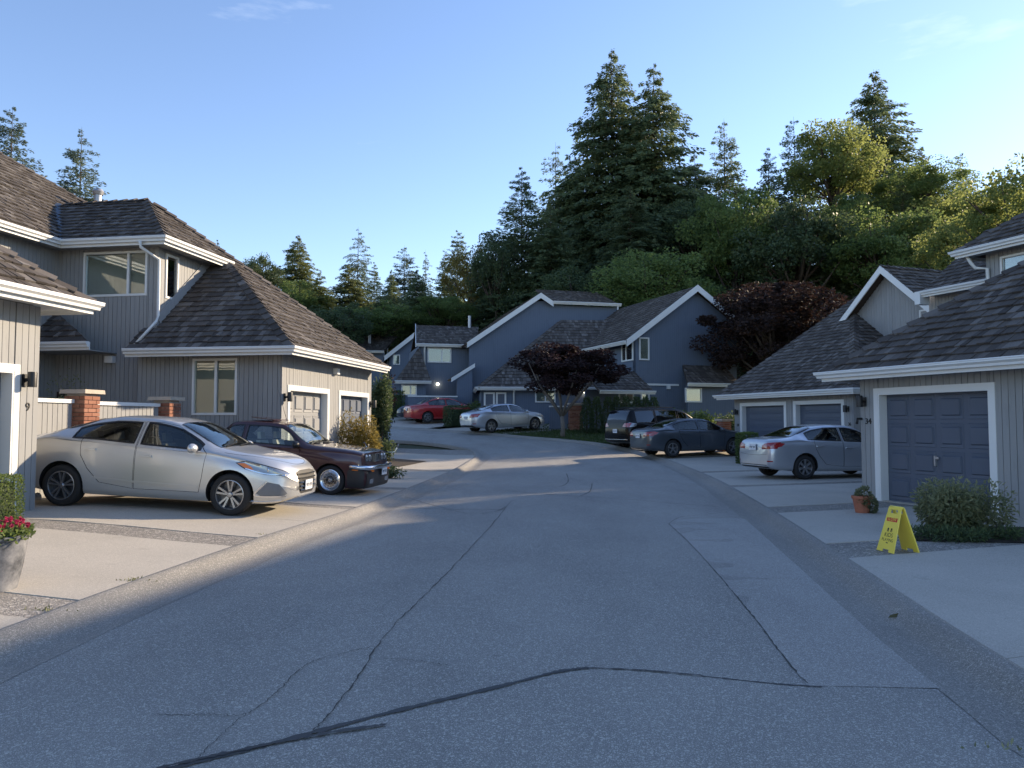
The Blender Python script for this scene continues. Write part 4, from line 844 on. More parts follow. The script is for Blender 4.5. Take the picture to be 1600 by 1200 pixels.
Tn(585, 410, 55, 84, 'fir', 'small conifer between the thin spire and the dense one', 'needles', 0); Tn(632, 383, 95, 80, 'fir', 'dense pointed conifer above the farthest roof', 'needles_blue', 1); Tn(665, 390, 45, 90, 'sparse', 'faint narrow spire right of the dense pointed conifer', 'needles_blue', 0); Tn(715, 360, 85, 84, 'fir', 'conifer spire behind the golden thin tree', 'needles', 0); Tn(695, 388, 45, 88, 'fir', 'short spire left of the golden thin tree', 'needles', 1)
Tn(20, 168, 150, 32, 'fir', 'blue-green spruce at the left edge above the roof', 'needles_blue', 0, .3); Tn(128, 198, 140, 30, 'fir', 'blue-green spruce beside the metal roof vent', 'needles_blue', 1, 1.0); Tn(340, 375, 45, 62, 'fir', 'conifer tip peeping over the left roof slope', 'cedar_leaf', 0); Tn(612, 420, 50, 76, 'cedar', 'low conifer right of the wide sunlit one', 'needles', 0)
Bt = brd_tree
Tn(860, 325, 130, 66, 'cedar', 'broad conifer low at the left of the tall wood', 'needles', 1); Tn(985, 290, 150, 66, 'cedar', 'broad conifer in front of the two tallest ones', 'needles', 0); Tn(1125, 300, 120, 68, 'cedar', 'broad conifer in front of the slim spire', 'needles', 1); Tn(500, 425, 85, 70, 'cedar', 'low conifer between the two sunlit ones on the left', 'cedar_leaf', 1); Tn(652, 420, 75, 68, 'cedar', 'low conifer above the ridge of the farthest roof', 'needles', 0); Tn(1410, 275, 80, 70, 'fir', 'pointed conifer low between the yellow trees', 'needles', 1); Tn(1290, 330, 90, 62, 'cedar', 'dark conifer in front of the tall sunlit tree', 'needles', 0); Tn(762, 378, 80, 72, 'cedar', 'dark conifer between the golden tree and the layered conifer', 'needles', 1)
Bt(1600, 360, 122, 122, 31.5, 'leaf_light', 'sunlit leafy tree half out of the frame behind the upper right storey', 2)  # added tree; depth and crown size set to block sun streaks on the mid-road
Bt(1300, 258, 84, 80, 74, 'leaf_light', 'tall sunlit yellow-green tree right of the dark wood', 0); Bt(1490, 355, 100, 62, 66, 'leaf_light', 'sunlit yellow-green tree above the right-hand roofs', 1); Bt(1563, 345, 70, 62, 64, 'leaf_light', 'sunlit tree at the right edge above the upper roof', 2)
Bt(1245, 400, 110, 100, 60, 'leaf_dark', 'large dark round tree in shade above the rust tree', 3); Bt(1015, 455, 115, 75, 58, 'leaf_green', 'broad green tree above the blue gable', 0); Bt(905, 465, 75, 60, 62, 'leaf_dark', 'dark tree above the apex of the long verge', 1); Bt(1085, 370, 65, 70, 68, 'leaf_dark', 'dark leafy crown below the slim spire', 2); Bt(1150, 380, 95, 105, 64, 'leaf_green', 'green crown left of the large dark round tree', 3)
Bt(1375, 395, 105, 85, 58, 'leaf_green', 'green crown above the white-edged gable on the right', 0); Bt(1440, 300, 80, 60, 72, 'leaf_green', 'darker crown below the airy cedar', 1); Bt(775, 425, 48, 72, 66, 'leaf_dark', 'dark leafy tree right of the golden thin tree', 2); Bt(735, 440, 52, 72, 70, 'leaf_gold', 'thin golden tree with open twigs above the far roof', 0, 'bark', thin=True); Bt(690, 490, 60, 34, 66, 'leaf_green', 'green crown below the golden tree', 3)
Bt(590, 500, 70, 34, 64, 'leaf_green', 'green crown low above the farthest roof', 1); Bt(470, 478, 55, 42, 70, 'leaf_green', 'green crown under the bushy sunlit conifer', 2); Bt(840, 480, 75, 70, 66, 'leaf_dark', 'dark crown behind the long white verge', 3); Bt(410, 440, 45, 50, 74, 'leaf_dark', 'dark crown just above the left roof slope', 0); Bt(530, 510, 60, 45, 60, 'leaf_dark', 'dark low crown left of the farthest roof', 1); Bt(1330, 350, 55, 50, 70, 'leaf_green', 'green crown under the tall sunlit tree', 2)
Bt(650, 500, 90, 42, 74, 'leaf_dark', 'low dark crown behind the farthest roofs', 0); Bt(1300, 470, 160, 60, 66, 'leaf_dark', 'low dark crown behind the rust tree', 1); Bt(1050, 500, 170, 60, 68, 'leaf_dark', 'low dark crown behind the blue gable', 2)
Bt(1513, 398, 85, 85, 37, 'leaf_light', 'sunlit leafy tree showing between the gable and the upper right storey', 3)  # tree added here to close the gap that let sun bands onto the road
Bt(1208, 515, 130, 88, 42, 'leaf_rust', 'large dark red-leaved tree with rusty sunlit top, left of the right garages', 'R', name='red_maple_tree', group=None)
# small plum tree on the lawn: its own limbs
def plum():
    d = 37.4; b = at(879, 687, d); gz = H(b.x, b.y)+.04; e = empty('plum_tree', (b.x, b.y, gz), 0, 'small dark purple-leaved tree with forked trunk on the lawn at the bend', 'tree'); tr = MB()
    cz = at(890, 575, d).z-gz; tr.tube([(0, 0, -.1), (.02, 0, .5), (-.03, 0, 1.1)], [.13, .10, .09], 8)
    g = np.random.default_rng(5)
    for k in range(9):
        a = k*.7+.3; x = math.cos(a)*g.uniform(.8, 2.1); y = math.sin(a)*g.uniform(.6, 1.6); tr.tube([(-.03, 0, 1.0), (x*.35, y*.3, 1.75), (x*.8, y*.8, 2.6), (x*1.1, y, cz+g.uniform(-.2, .6))], [.075, .055, .035, .012], 6)
    tr.build('trunk', MATS['bark_pale'], e, smooth=True)
    o = link('crown', broadleaf(77, 24000, 64, .058)[0], e); o.location = (.35, 0, cz); o.scale = (2.85, 2.4, 1.45); setmat(o, 'leaf_plum'); return e
plum()
# ---- shrubs, hedges
def leaf_cloud(n, fn, ln, wd, mat, name='foliage', seed=1, fold=.12, out=.6, droop=.2):
    g = np.random.default_rng(seed); P = []; N = []
    for _ in range(n):
        p, q = fn(g); P.append(p); N.append(q)
    P, N = np.array(P), np.array(N); D = unit(N*out+g.normal(size=P.shape)*.55-np.array([0, 0, droop])); return kites(P, D, g.uniform(.7, 1.25, n)*ln, g.uniform(.7, 1.2, n)*wd, MATS[mat], name, fold, np.clip(.6*g.random(n)+.4*(P[:, 2]-P[:, 2].min())/max(1e-6, np.ptp(P[:, 2])), 0, 1))
def shrub(loc, rx, ry, h, mat, label, n=2600, ln=.08, wd=.03, seed=1, name='shrub', group=None, lumps=9, stems=True, droop=.2, cat='shrub'):
    g0 = np.random.default_rng(seed+99); cs = [(g0.uniform(-.55, .55)*rx, g0.uniform(-.55, .55)*ry, h*g0.uniform(.38, .68), g0.uniform(.38, .55)) for _ in range(lumps)]
    def f(g):
        c = cs[g.integers(0, lumps)]; v = g.normal(size=3); v /= np.linalg.norm(v); r = c[3]*g.random()**.33; return (c[0]+v[0]*rx*r, c[1]+v[1]*ry*r, max(.02, c[2]+v[2]*h*r*.85)), v
    e = empty(name, loc, 0, label, cat, group); link('foliage', leaf_cloud(n, f, ln, wd, mat, seed=seed, droop=droop), e)
    if stems:
        m = MB()
        for k in range(12): c = cs[k % lumps]; m.tube([(c[0]*.25+g0.normal()*.03, c[1]*.25, -.05), (c[0]*.7, c[1]*.7, c[2]*.6), (c[0], c[1], c[2]+.1*h)], [.014, .010, .004], 5)
        m.build('stem', MATS['bark'], e)
    return e
def hedge(loc, rz, sx, sy, sz, mat, label, n=3500, ln=.05, wd=.03, seed=3, name='hedge', round_=.12, group=None):
    def f(g):
        v = g.uniform(-1, 1, 3); k = g.integers(0, 5)
        if k < 4: v[k//2] = (1 if k % 2 else -1)*g.uniform(.86, 1.02)
        else: v[2] = g.uniform(.9, 1.02)
        n_ = v/np.linalg.norm(v); q = v*(1-round_*max(0, np.linalg.norm(v)-1.1)); return (q[0]*sx/2, q[1]*sy/2, (q[2]+1)*sz/2), n_
    e = empty(name, loc, rz, label, 'hedge', group); link('foliage', leaf_cloud(n, f, ln, wd, mat, seed=seed), e)
    MB().box(-sx*.37, sx*.37, -sy*.37, sy*.37, .02, sz*.84).build('core', MATS['leaf_dark'], e); return e
def gnd(px, d): p = at(px, 660, d); return (p.x, p.y, H(p.x, p.y)+.05)
shrub(gnd(1497, 10.3), .56, .46, .72, 'leaf_shrub', 'leafy olive-green shrub in front of the panelled garage door', 8000, .075, .026, 4, lumps=22, droop=.15)
sheet('planting_bed', [gnd(1415, 9.75)[:2], gnd(1600, 9.55)[:2], gnd(1640, 10.9)[:2], gnd(1440, 11.2)[:2]], .072, MATS['soil'], 5)
for k, (px, d, s) in enumerate(((1432, 9.9, .22), (1470, 9.75, .25), (1510, 9.7, .2), (1560, 9.8, .22))):
    shrub(gnd(px, d), s*1.4, s, s*.8, 'leaf_dark', ('low green weed tuft nearest the yellow sign', 'low green weed tuft left below the olive shrub', 'low green weed tuft below the middle of the olive shrub', 'low green weed tuft right below the olive shrub')[k], 420, .07, .018, 20+k, 'weed_tuft', 'weeds at the foot of the olive shrub', 5, False, -.4, 'weed')
hedge(gnd(-26, 9.9), RL, .7, .7, .62, 'leaf_green', 'clipped boxwood beside the nearest left garage door', 5200, .032, .022, 6)
shrub(gnd(556, 21.3), .75, .6, 1.62, 'leaf_gold', 'yellow-green feathery bush between the two sunlit garage doors', 4200, .13, .03, 7, lumps=12); shrub(gnd(607, 26.6), .36, .36, .78, 'leaf_dark', 'small dark shrub in the bed past the left garage', 900, .09, .05, 8)
shrub(gnd(505, 20.6), .3, .3, 1.35, 'leaf_dark', 'thin dark climber beside the first sunlit garage door', 500, .09, .05, 9); shrub(gnd(606, 20.3), .5, .3, .32, 'leaf_dark', 'low spreading plant beside the front of the burgundy car', 700, .09, .03, 10)
shrub(gnd(593, 31), .5, .6, 3.0, 'leaf_dark', 'tall dark glossy shrub at the far end of the left garage', 4200, .13, .07, 11, lumps=16); hedge(gnd(619, 50), .1, 1.1, 1.3, 1.7, 'leaf_green', 'square green hedge left of the parked red car', 3600, .10, .06, 12); shrub(gnd(604, 34), .4, .5, 3.0, 'leaf_plum', 'dark red shrub behind the tall glossy shrub', 2200, .12, .07, 13, lumps=12)
hedge(gnd(722, 43.0), .45, 2.0, .9, 1.15, 'leaf_dark', 'clipped hedge between the red car and the silver car', 3600, .08, .05, 14); hedge(gnd(1167, 26.4), RR, .55, .6, 1.08, 'leaf_green', 'clipped hedge between the slate sedan and the silver sedan on the right', 4200, .05, .034, 15)
CL = 'leftmost,second,third,fourth,fifth,sixth,seventh,rightmost'.split(',')
for k, px in enumerate((917, 932, 950, 964, 979, 995, 1009, 1022)):
    e = empty('columnar_cedar', gnd(px, 39.2), k, CL[k]+' of the eight clipped columnar cedars behind the minivan', 'cedar', 'columnar cedars in a row')
    def f(g):
        z = g.random()**1.1; a = g.random()*6.283; r = .36*(1-z**2.2*.75)*(.8+.2*g.random()); return (r*math.cos(a), r*math.sin(a), z*1.8), np.array([math.cos(a)*.5, math.sin(a)*.5, .8])
    link('foliage', leaf_cloud(900, f, .14, .06, 'leaf_dark', seed=30+k, droop=-.5), e); MB().tube([(0, 0, -.1), (0, 0, 1.6)], [.05, .02], 6).build('stem', MATS['bark'], e)
for k, (px, d, r, h_, m, lb) in enumerate(((1053, 36.5, .95, 1.5, 'leaf_green', 'rounded leafy shrub right of the columnar cedars'), (1098, 35.5, 1.0, 1.35, 'leaf_green', 'lower leafy shrub above the slate sedan roof'), (1140, 35.0, .7, 1.3, 'leaf_dark', 'dark shrub beside the corner of the right twin garages'), (135, 17.0, .62, 1.85, 'leaf_shrub', 'airy shrub behind the sunlit brick pillar'), (747, 46, .7, 1.2, 'leaf_green', 'small shrub beside the doors of the low garage block'))):
    q = gnd(px, d); shrub(q if k != 3 else (q[0]-.3, q[1], q[2]+.3), r, r*.8, h_ if k != 3 else 2.1, m, lb, 2200, .14 if k != 3 else .06, .07 if k != 3 else .03, 50+k, lumps=14)
# ---- pots
def pot(loc, prof, mat, label, name): 
    e = empty(name, loc, 0, label, 'flower pot'); MB().lathe(prof, 32).build('pot', MATS[mat], e, sharp=35); r, z = prof[-1]; MB().lathe([(0, z-.0), (r*.99, z)], 24).build('soil', MATS['soil'], e); return e
x, y, z = gnd(-8, 6.55)
e = pot((x, y, z), [(0, 0), (.2, 0), (.205, .02), (.24, .2), (.272, .42), (.285, .425), (.29, .45), (.275, .46), (.262, .44), (.25, .38)], 'stone_pot', 'mottled grey stone pot of pink flowers at the left edge', 'flower_pot')
def f(g):
    a = g.random()*6.283; r = .27*g.random()**.5; v = np.array([math.cos(a)*r*2, math.sin(a)*r*2, .8]); return (r*math.cos(a)*1.08, r*math.sin(a)*1.08, .42+.13*g.random()*(1.2-r*2)), v
link('foliage', leaf_cloud(1500, f, .05, .03, 'leaf_green', seed=41), e)
g = np.random.default_rng(42); P = []; D = []
for k in range(95):
    a = g.random()*6.283; r = .29*g.random()**.55; c = np.array([r*math.cos(a), r*math.sin(a), .52+.09*g.random()-.16*r]); ax = unit(np.array([math.cos(a)*r*3, math.sin(a)*r*3-.4, .9])+g.normal(size=3)*.2)
    for j in range(16): v = unit(g.normal(size=3)+ax*.9); P.append(c); D.append(v)
link('blossom', kites(np.array(P), np.array(D), .024, .019, MATS['petal'], 'blossom', .1), e)
e = pot(gnd(1344, 12.75), [(0, 0), (.10, 0), (.105, .02), (.145, .24), (.16, .245), (.165, .29), (.15, .295), (.14, .26)], 'terracotta', 'terracotta pot with trailing plant beside the garage number 34', 'flower_pot')
def f(g):
    v = g.normal(size=3); v /= np.linalg.norm(v); return (.06+v[0]*.16, -.02+v[1]*.15, max(.02, .26+v[2]*.17-(.12 if v[0] > .2 else 0))), v
link('foliage', leaf_cloud(1300, f, .045, .026, 'leaf_shrub', seed=43), e)
# ---- grass tufts on the lawn and weeds in the joints
P = []
for k in range(9000):
    u, v = rng.random(), rng.random(); a = Vector((-1.6, 39.75)).lerp(Vector((4.1, 34.5)), u); b = Vector((6, 50)).lerp(Vector((14, 38)), u); c = a.lerp(b, v*.55); P.append((c.x, c.y, H(c.x, c.y)+.045))
P = np.array(P); D = unit(rng.normal(size=P.shape)*.35+np.array([0, 0, 1])); o = link('grass', kites(P, D, rng.uniform(.05, .12, len(P)), .03, MATS['grass'], 'grass')); props(o, 'short green grass on the lawn at the bend', 'grass', kind='stuff')
P = []
for px, py, n, s in ((205, 908, 60, .10), (220, 905, 40, .08), (82, 954, 60, .10), (1392, 966, 0, .1), (415, 836, 25, .08), (1575, 1170, 18, .12)):
    q = g2(px, py, .06)
    for k in range(n): P.append((q.x+rng.normal()*s, q.y+rng.normal()*.025, H(q.x, q.y)+.06))
P = np.array(P); D = unit(rng.normal(size=P.shape)*.7+np.array([0, 0, .7])); o = link('moss', kites(P, D, rng.uniform(.015, .04, len(P)), .012, MATS['leaf_shrub'], 'moss')); props(o, 'tiny weeds and moss in the paving joints by the left kerb', 'moss', kind='stuff')
# ------------------------------------------------------------ cars
def pchip(pts):
    X = np.array([p[0] for p in pts], float); Y = np.array([p[1] for p in pts], float); h = np.diff(X); dl = np.diff(Y)/h; m = np.zeros(len(X)); m[0], m[-1] = dl[0], dl[-1]
    for i in range(1, len(X)-1):
        if dl[i-1]*dl[i] > 0: w1, w2 = 2*h[i]+h[i-1], h[i]+2*h[i-1]; m[i] = (w1+w2)/(w1/dl[i-1]+w2/dl[i])
    def f(x):
        x = min(max(x, X[0]), X[-1]); i = min(len(h)-1, max(0, int(np.searchsorted(X, x)-1))); t = (x-X[i])/h[i]
        return (2*t**3-3*t*t+1)*Y[i]+(t**3-2*t*t+t)*h[i]*m[i]+(-2*t**3+3*t*t)*Y[i+1]+(t**3-t*t)*h[i]*m[i+1]
    return f
def ring_cr(P, k=3):
    out = []
    for i in range(len(P)-1):
        p0, p1, p2, p3 = P[max(i-1, 0)], P[i], P[i+1], P[min(i+2, len(P)-1)]
        for j in range(k):
            t = j/k; out.append(tuple(.5*((2*p1[c])+(p2[c]-p0[c])*t+(2*p0[c]-5*p1[c]+4*p2[c]-p3[c])*t*t+(3*p1[c]-p0[c]-3*p2[c]+p3[c])*t**3) for c in (0, 1)))
    out.append(P[-1]); return out
def loft(rings, xs_):
    "closed solid from half rings (y, z) at stations xs_, mirrored in y"
    V = []; n = None
    for x, r in zip(xs_, rings):
        full = [(y, z) for y, z in r]+[(-y, z) for y, z in r[-2:0:-1]]; n = len(full); V += [(x, y, z) for y, z in full]
    Fc = [[i*n+j, i*n+(j+1) % n, (i+1)*n+(j+1) % n, (i+1)*n+j] for i in range(len(xs_)-1) for j in range(n)]; Fc.append(list(range(n))[::-1]); Fc.append([(len(xs_)-1)*n+j for j in range(n)])
    me = bpy.data.meshes.new('solid'); me.from_pydata(V, [], Fc); b = bmesh.new(); b.from_mesh(me); bmesh.ops.recalc_face_normals(b, faces=b.faces[:]); b.to_mesh(me); b.free(); return me
def prism(poly, ax, lo, hi, m=None):
    "polygon in two axes extruded along the third; ax = 'y' (poly x,z) or 'z' (poly x,y)"
    m = m or MB(); k = len(poly); area = sum(poly[i][0]*poly[(i+1) % k][1]-poly[(i+1) % k][0]*poly[i][1] for i in range(k))
    if area < 0: poly = poly[::-1]
    if ax == 'y': A = [(x, hi, z) for x, z in poly]; B_ = [(x, lo, z) for x, z in poly]
    else: A = [(x, y, lo) for x, y in poly]; B_ = [(x, y, hi) for x, y in poly]
    m.add(A+B_, [tuple(range(k))[::-1], tuple(range(k, 2*k))]+[(i, (i+1) % k, k+(i+1) % k, k+i) for i in range(k)]); return m
def fix(me):
    b = bmesh.new(); b.from_mesh(me); bmesh.ops.recalc_face_normals(b, faces=b.faces[:]); b.to_mesh(me); b.free(); return me
def boolean(me, cutters, op='DIFFERENCE'):
    o = bpy.data.objects.new('tmp', me); C.objects.link(o); tmp = [o]
    for c in cutters:
        k = bpy.data.objects.new('cut', c); C.objects.link(k); tmp.append(k); md = o.modifiers.new('b', 'BOOLEAN'); md.operation = op; md.object = k; md.solver = 'EXACT'
    dg = bpy.context.evaluated_depsgraph_get(); r = bpy.data.meshes.new_from_object(o.evaluated_get(dg))
    for t_ in tmp: bpy.data.objects.remove(t_)
    return r
def two(me, idx, a, b):
    me.materials.clear(); [me.materials.append(MATS[k]) for k in (a, b, 'cabin_trim')]; me.polygons.foreach_set('material_index', [idx]*len(me.polygons)); return me
def wheel_meshes(r, wd, rim, style, n, key, matr):
    ty = MB(); ri = r*rim; hw = wd/2
    ty.lathe([(ri, -hw*.86), (ri+.012, -hw*.98), (r*.90, -hw), (r*.975, -hw*.82), (r, -hw*.55), (r, hw*.55), (r*.975, hw*.82), (r*.90, hw), (ri+.012, hw*.98), (ri, hw*.86)], 40, 'y')
    rm = MB(); rm.lathe([(ri+.004, -hw*.90), (ri*.965, -hw*.93), (ri*.93, -hw*.80), (ri*.90, -hw*.3), (ri*.90, hw*.8)], 40, 'y'); dk = MB(); dk.lathe([(ri*.90, -hw*.02), (.001, -hw*.02)], 32, 'y')
    f = -hw*.78
    def spoke(a, w0, w1, r0=.16, r1=.955, f1=None):
        ca, sa = math.cos(a), math.sin(a)
        def q(rr, t, y): return (ca*rr-sa*t, y, sa*rr+ca*t)
        ra_, rb = ri*r0, ri*r1; fa = f+.0; fb = f-.01 if f1 is None else f1
        rm.hexa([q(ra_, -w0, fa), q(rb, -w1, fb), q(rb, w1, fb), q(ra_, w0, fa), q(ra_, -w0, fa+.035), q(rb, -w1, fb+.03), q(rb, w1, fb+.03), q(ra_, w0, fa+.035)])
    if style == 'twin':
        for k in range(n):
            a = 2*math.pi*k/n+math.pi/2
            for s in (-1, 1): spoke(a+s*.20, ri*.055, ri*.075)
    elif style == 'mesh':
        for k in range(n):
            a = 2*math.pi*k/n
            for s in (-1, 1): 
                ca = a+s*.16; spoke(ca-s*.16, ri*.022, ri*.03, .22, .70); spoke(ca, ri*.02, ri*.026, .42, .72)
        rm.lathe([(ri*.96, f-.015), (ri*.93, f-.005), (ri*.74, f+.02), (ri*.70, f-.004), (ri*.66, f)], 40, 'y')
    else:
        for k in range(n): spoke(2*math.pi*k/n+math.pi/2, ri*.12, ri*.17 if style == 'wide' else ri*.10)
    rm.lathe([(.001, f-.022), (ri*.16, f-.02), (ri*.22, f-.004), (ri*.24, f+.03)], 20, 'y')
    return ty.mesh('tyre', MATS['rubber'], sharp=50), rm.mesh('rim', MATS[matr], sharp=35), dk.mesh('brake_disc', MATS['alloy_dark'])
class Car:
    def __init__(s, name, label, P, loc, heading, paint_, cat='car', detail=True):
        hz, pt = heading if isinstance(heading, tuple) else (heading, 0); s.e = empty(name, loc, hz, label, cat); s.e.rotation_euler = (0, -pt, hz); s.P = P; L_ = P['L']; s.paint = paint_; s.zt, s.zb, s.w, s.wr, s.z0 = (pchip(P[k]) for k in ('top', 'belt', 'half', 'roof', 'sill'))
        n = 84 if detail else 54; xs_ = sorted({*[L_*(.5-.5*math.cos(math.pi*i/n)) for i in range(n+1)]}); fl = P.get('flare', .012)
        rings = []
        for x in xs_:
            zt, zb, w_, wr, z0 = s.zt(x), s.zb(x), s.w(x), s.wr(x), s.z0(x); zb = min(zb, zt-.03); wr = min(wr, w_*.93); g = zt-zb; k = sm((g-.08)/.25)
            arch = max([0]+[1-abs(x-c)/(P['r']*1.45) for c in (P['xr'], P['xf'])]); ww = w_+fl*sm(arch)
            r = [(0, z0), (w_*.80, z0), (w_*.93, z0+.03), (ww*.985, z0+.14), (ww, (z0+zb)*.5+.03), (ww*.992, zb-.13), (w_*.962, zb-.015), (w_*.962*(1-.035)+wr*.035, zb+.018*k+.25*(1-k)*g), (wr+(w_*.93-wr)*(.10 if k > .5 else .35), zt-(.085*k+.22*g*(1-k))), (wr*.88, zt-.032*k-.06*g*(1-k)), (wr*.5, zt-.008*k), (0, zt)]
            rings.append(ring_cr(r, 3 if detail else 2))
        solid = loft(rings, xs_); s.bvh = BVHTree.FromPolygons([v.co for v in solid.vertices], [list(p.vertices) for p in solid.polygons]); two(solid, 0, paint_, 'dark_inside')
        # cavity
        x0, x1 = P['cab']; cx = np.linspace(x0, x1, 16); cr = []
        for x in cx:
            zt, zb, w_, wr = s.zt(x), s.zb(x), s.w(x), s.wr(x); zb = min(zb, zt-.03); wr = min(wr, w_*.93); cr.append([(0, .34), (w_*.86, .34), (w_*.87, zb-.10), (w_*.86, min(zb-.03, zt-.085)), (wr-.07, max(min(zb-.02, zt-.075), zt-.11)), (wr*.5, zt-.052), (0, zt-.047)])
        cut = [fix(two(loft(cr, cx), 2, paint_, 'dark_inside'))]; s.wins = []
        m = MB()
        for a, b in P['win']:
            q = [(x, s.zb(x)+.042) for x in np.linspace(a, b, 14)]; t_ = [(x, s.zt(x)-.108) for x in np.linspace(a, b, 14)]; lo = [p for p, u in zip(q, t_) if u[1]-p[1] > .035]; hi = [u for p, u in zip(q, t_) if u[1]-p[1] > .035]; poly = lo+hi[::-1]; s.wins.append(poly); prism(poly, 'y', -1.3, 1.3, m)
        cut.append(fix(two(m.mesh('c'), 1, paint_, 'dark_inside'))); m = MB(); s.screens = []
        for a, b in P['glass']:     # plan outlines of windscreen and rear window: x at the base, x at the roof
            q = [(a, -s.wr(a)*.94), (b, -(s.wr(b)*.93)), (b, s.wr(b)*.93), (a, s.wr(a)*.94)]; s.screens.append(q); prism(q, 'z', P.get('gz', .90), 2.2, m)
        cut.append(fix(two(m.mesh('c'), 1, paint_, 'dark_inside'))); m = MB(); ar = P['r']+P.get('archgap', .05)
        for x in (P['xr'], P['xf']):
            for sg in (-1, 1):
                w_ = s.w(x); y0, y1 = sorted((sg*(w_-.30), sg*(w_+.3))); prism([(x+ar*math.cos(t), P['r']+.01+ar*math.sin(t)) for t in np.linspace(0, 2*math.pi, 40, endpoint=False)], 'y', y0, y1, m)
        cut.append(fix(two(m.mesh('c'), 1, paint_, 'dark_inside')))
        doors = P.get('doors') if detail else None
        if doors:
            m = MB(); dm = []
            for side in (-1, 1):
                y0, y1 = (-1.3, -.42) if side < 0 else (.42, 1.3)
                for poly in doors:
                    prism(poly, 'y', y0, y1, m); c = np.mean(poly, 0); sh = [(float(x-math.copysign(.007, x-c[0])), float(z-math.copysign(.006, z-c[1]))) for x, z in poly]; dm.append((side, poly, c, fix(two(prism(sh, 'y', y0, y1).mesh('c'), 1, paint_, 'dark_inside'))))
            for side, poly, c, k in dm:
                d = boolean(boolean(solid, [k], 'INTERSECT'), cut); s.shade(d); do = link('door', d, s.e); hx, hz = min(p[0] for p in poly)+.17, s.zb(c[0])-.115
                q = s.hit((hx, 1.5*side, hz), (0, -side, 0)); y = q.y
                MB().hexa([(hx-.10, y-side*.005, hz-.016), (hx+.10, y-side*.005, hz-.018), (hx+.10, y+side*.034, hz-.012), (hx-.10, y+side*.034, hz-.012), (hx-.10, y-side*.005, hz+.018), (hx+.10, y-side*.005, hz+.018), (hx+.10, y+side*.03, hz+.012), (hx-.10, y+side*.03, hz+.014)]).build('handle', MATS[P.get('handle', paint_)], do)
            cut = [fix(two(m.mesh('c'), 1, paint_, 'dark_inside'))]+cut
        body = boolean(solid, cut)
        s.shade(body); s.body = link('body', body, s.e)
        for poly in s.wins:
            for side in (-1, 1): s.pane('side_window', poly, side)
        for nm, q in zip(('windscreen', 'rear_window'), s.screens): s.patch(nm, q, 'z', P.get('screen_mat', 'car_glass') if nm == 'windscreen' else 'tint_glass', .004, .03, -.012)
        for nm, q in zip(('screen_seal', 'screen_seal'), s.screens): s.frame(nm, q, 'z', .035)
        s.wheels()
        if detail: s.cabin()
    def shade(s, me):
        me.polygons.foreach_set('use_smooth', [True]*len(me.polygons)); me.set_sharp_from_angle(angle=R(32))
    def hit(s, o, d):
        r = s.bvh.ray_cast(Vector(o), Vector(d)); return r[0]
    def proj(s, a, b, ax, side=1, off=.0):
        o, d = {'y': ((a, 2.0*side, b), (0, -side, 0)), 'z': ((a, b, 3), (0, 0, -1)), 'x': ((s.P['L']+1, a, b), (-1, 0, 0)), 'X': ((-1, a, b), (1, 0, 0)), 'd': ((.707*a+6*.707, -.707*side*a+6*.707*side, b), (-.707, -.707*side, 0))}[ax]
        r = s.bvh.ray_cast(Vector(o), Vector(d))
        if r[0] and (ax == 'x' and r[0].x < s.P['L']-.45 or ax == 'X' and r[0].x > .5): return None
        return r[0]+r[1]*off if r[0] else None
    def patch(s, name, poly, ax, mat, off=.004, step=.04, inset=0, side=1, thick=.006, parent=None):
        "conforming skin over an outline projected on the body along an axis"
        poly = [Vector(p) for p in poly]; B_ = []
        for i in range(len(poly)):
            a, b = poly[i], poly[(i+1) % len(poly)]; k = max(1, int((b-a).length/step)); B_ += [a.lerp(b, j/k) for j in range(k)]
        lo = (min(p.x for p in B_), min(p.y for p in B_)); hi = (max(p.x for p in B_), max(p.y for p in B_)); pts = list(B_)
        for x in np.arange(lo[0]+step/2, hi[0], step):
            for y in np.arange(lo[1]+step/2, hi[1], step):
                if geometry.intersect_point_tri_2d and _inside((x, y), B_): pts.append(Vector((x, y)))
        n = len(B_); r = geometry.delaunay_2d_cdt(pts, [], [list(range(n))], 1, 1e-5); m = MB(); V = []; ok = []
        for v in r[0]:
            q = s.proj(v[0], v[1], ax, side, off); V.append(q if q else Vector((0, 0, -9))); ok.append(q is not None)
        Fc = [f for f in r[2] if all(ok[i] for i in f)]
        if not Fc: return None
        me = bpy.data.meshes.new(name); me.from_pydata([tuple(v) for v in V], [], Fc); b = bmesh.new(); b.from_mesh(me); bmesh.ops.delete(b, geom=[v for v in b.verts if not v.link_faces], context='VERTS')
        bmesh.ops.recalc_face_normals(b, faces=b.faces[:]); want = {'y': Vector((0, side, 0)), 'z': Vector((0, 0, 1)), 'x': Vector((1, 0, 0)), 'X': Vector((-1, 0, 0)), 'd': Vector((.7, .7*side, 0))}[ax]
        if sum((f.normal for f in b.faces), Vector()).dot(want) < 0: bmesh.ops.reverse_faces(b, faces=b.faces[:])
        for f in b.faces: f.smooth = True
        b.to_mesh(me); b.free(); me.materials.append(MATS[mat]); return link(name, me, parent or s.e)
    def pane(s, name, poly, side):
        m_ = s.P.get('side_mat', 'car_glass'); o = s.patch(name, poly, 'y', m_, -.004, .06, side=side); s.frame('window_trim', poly, 'y', .026, side, o)
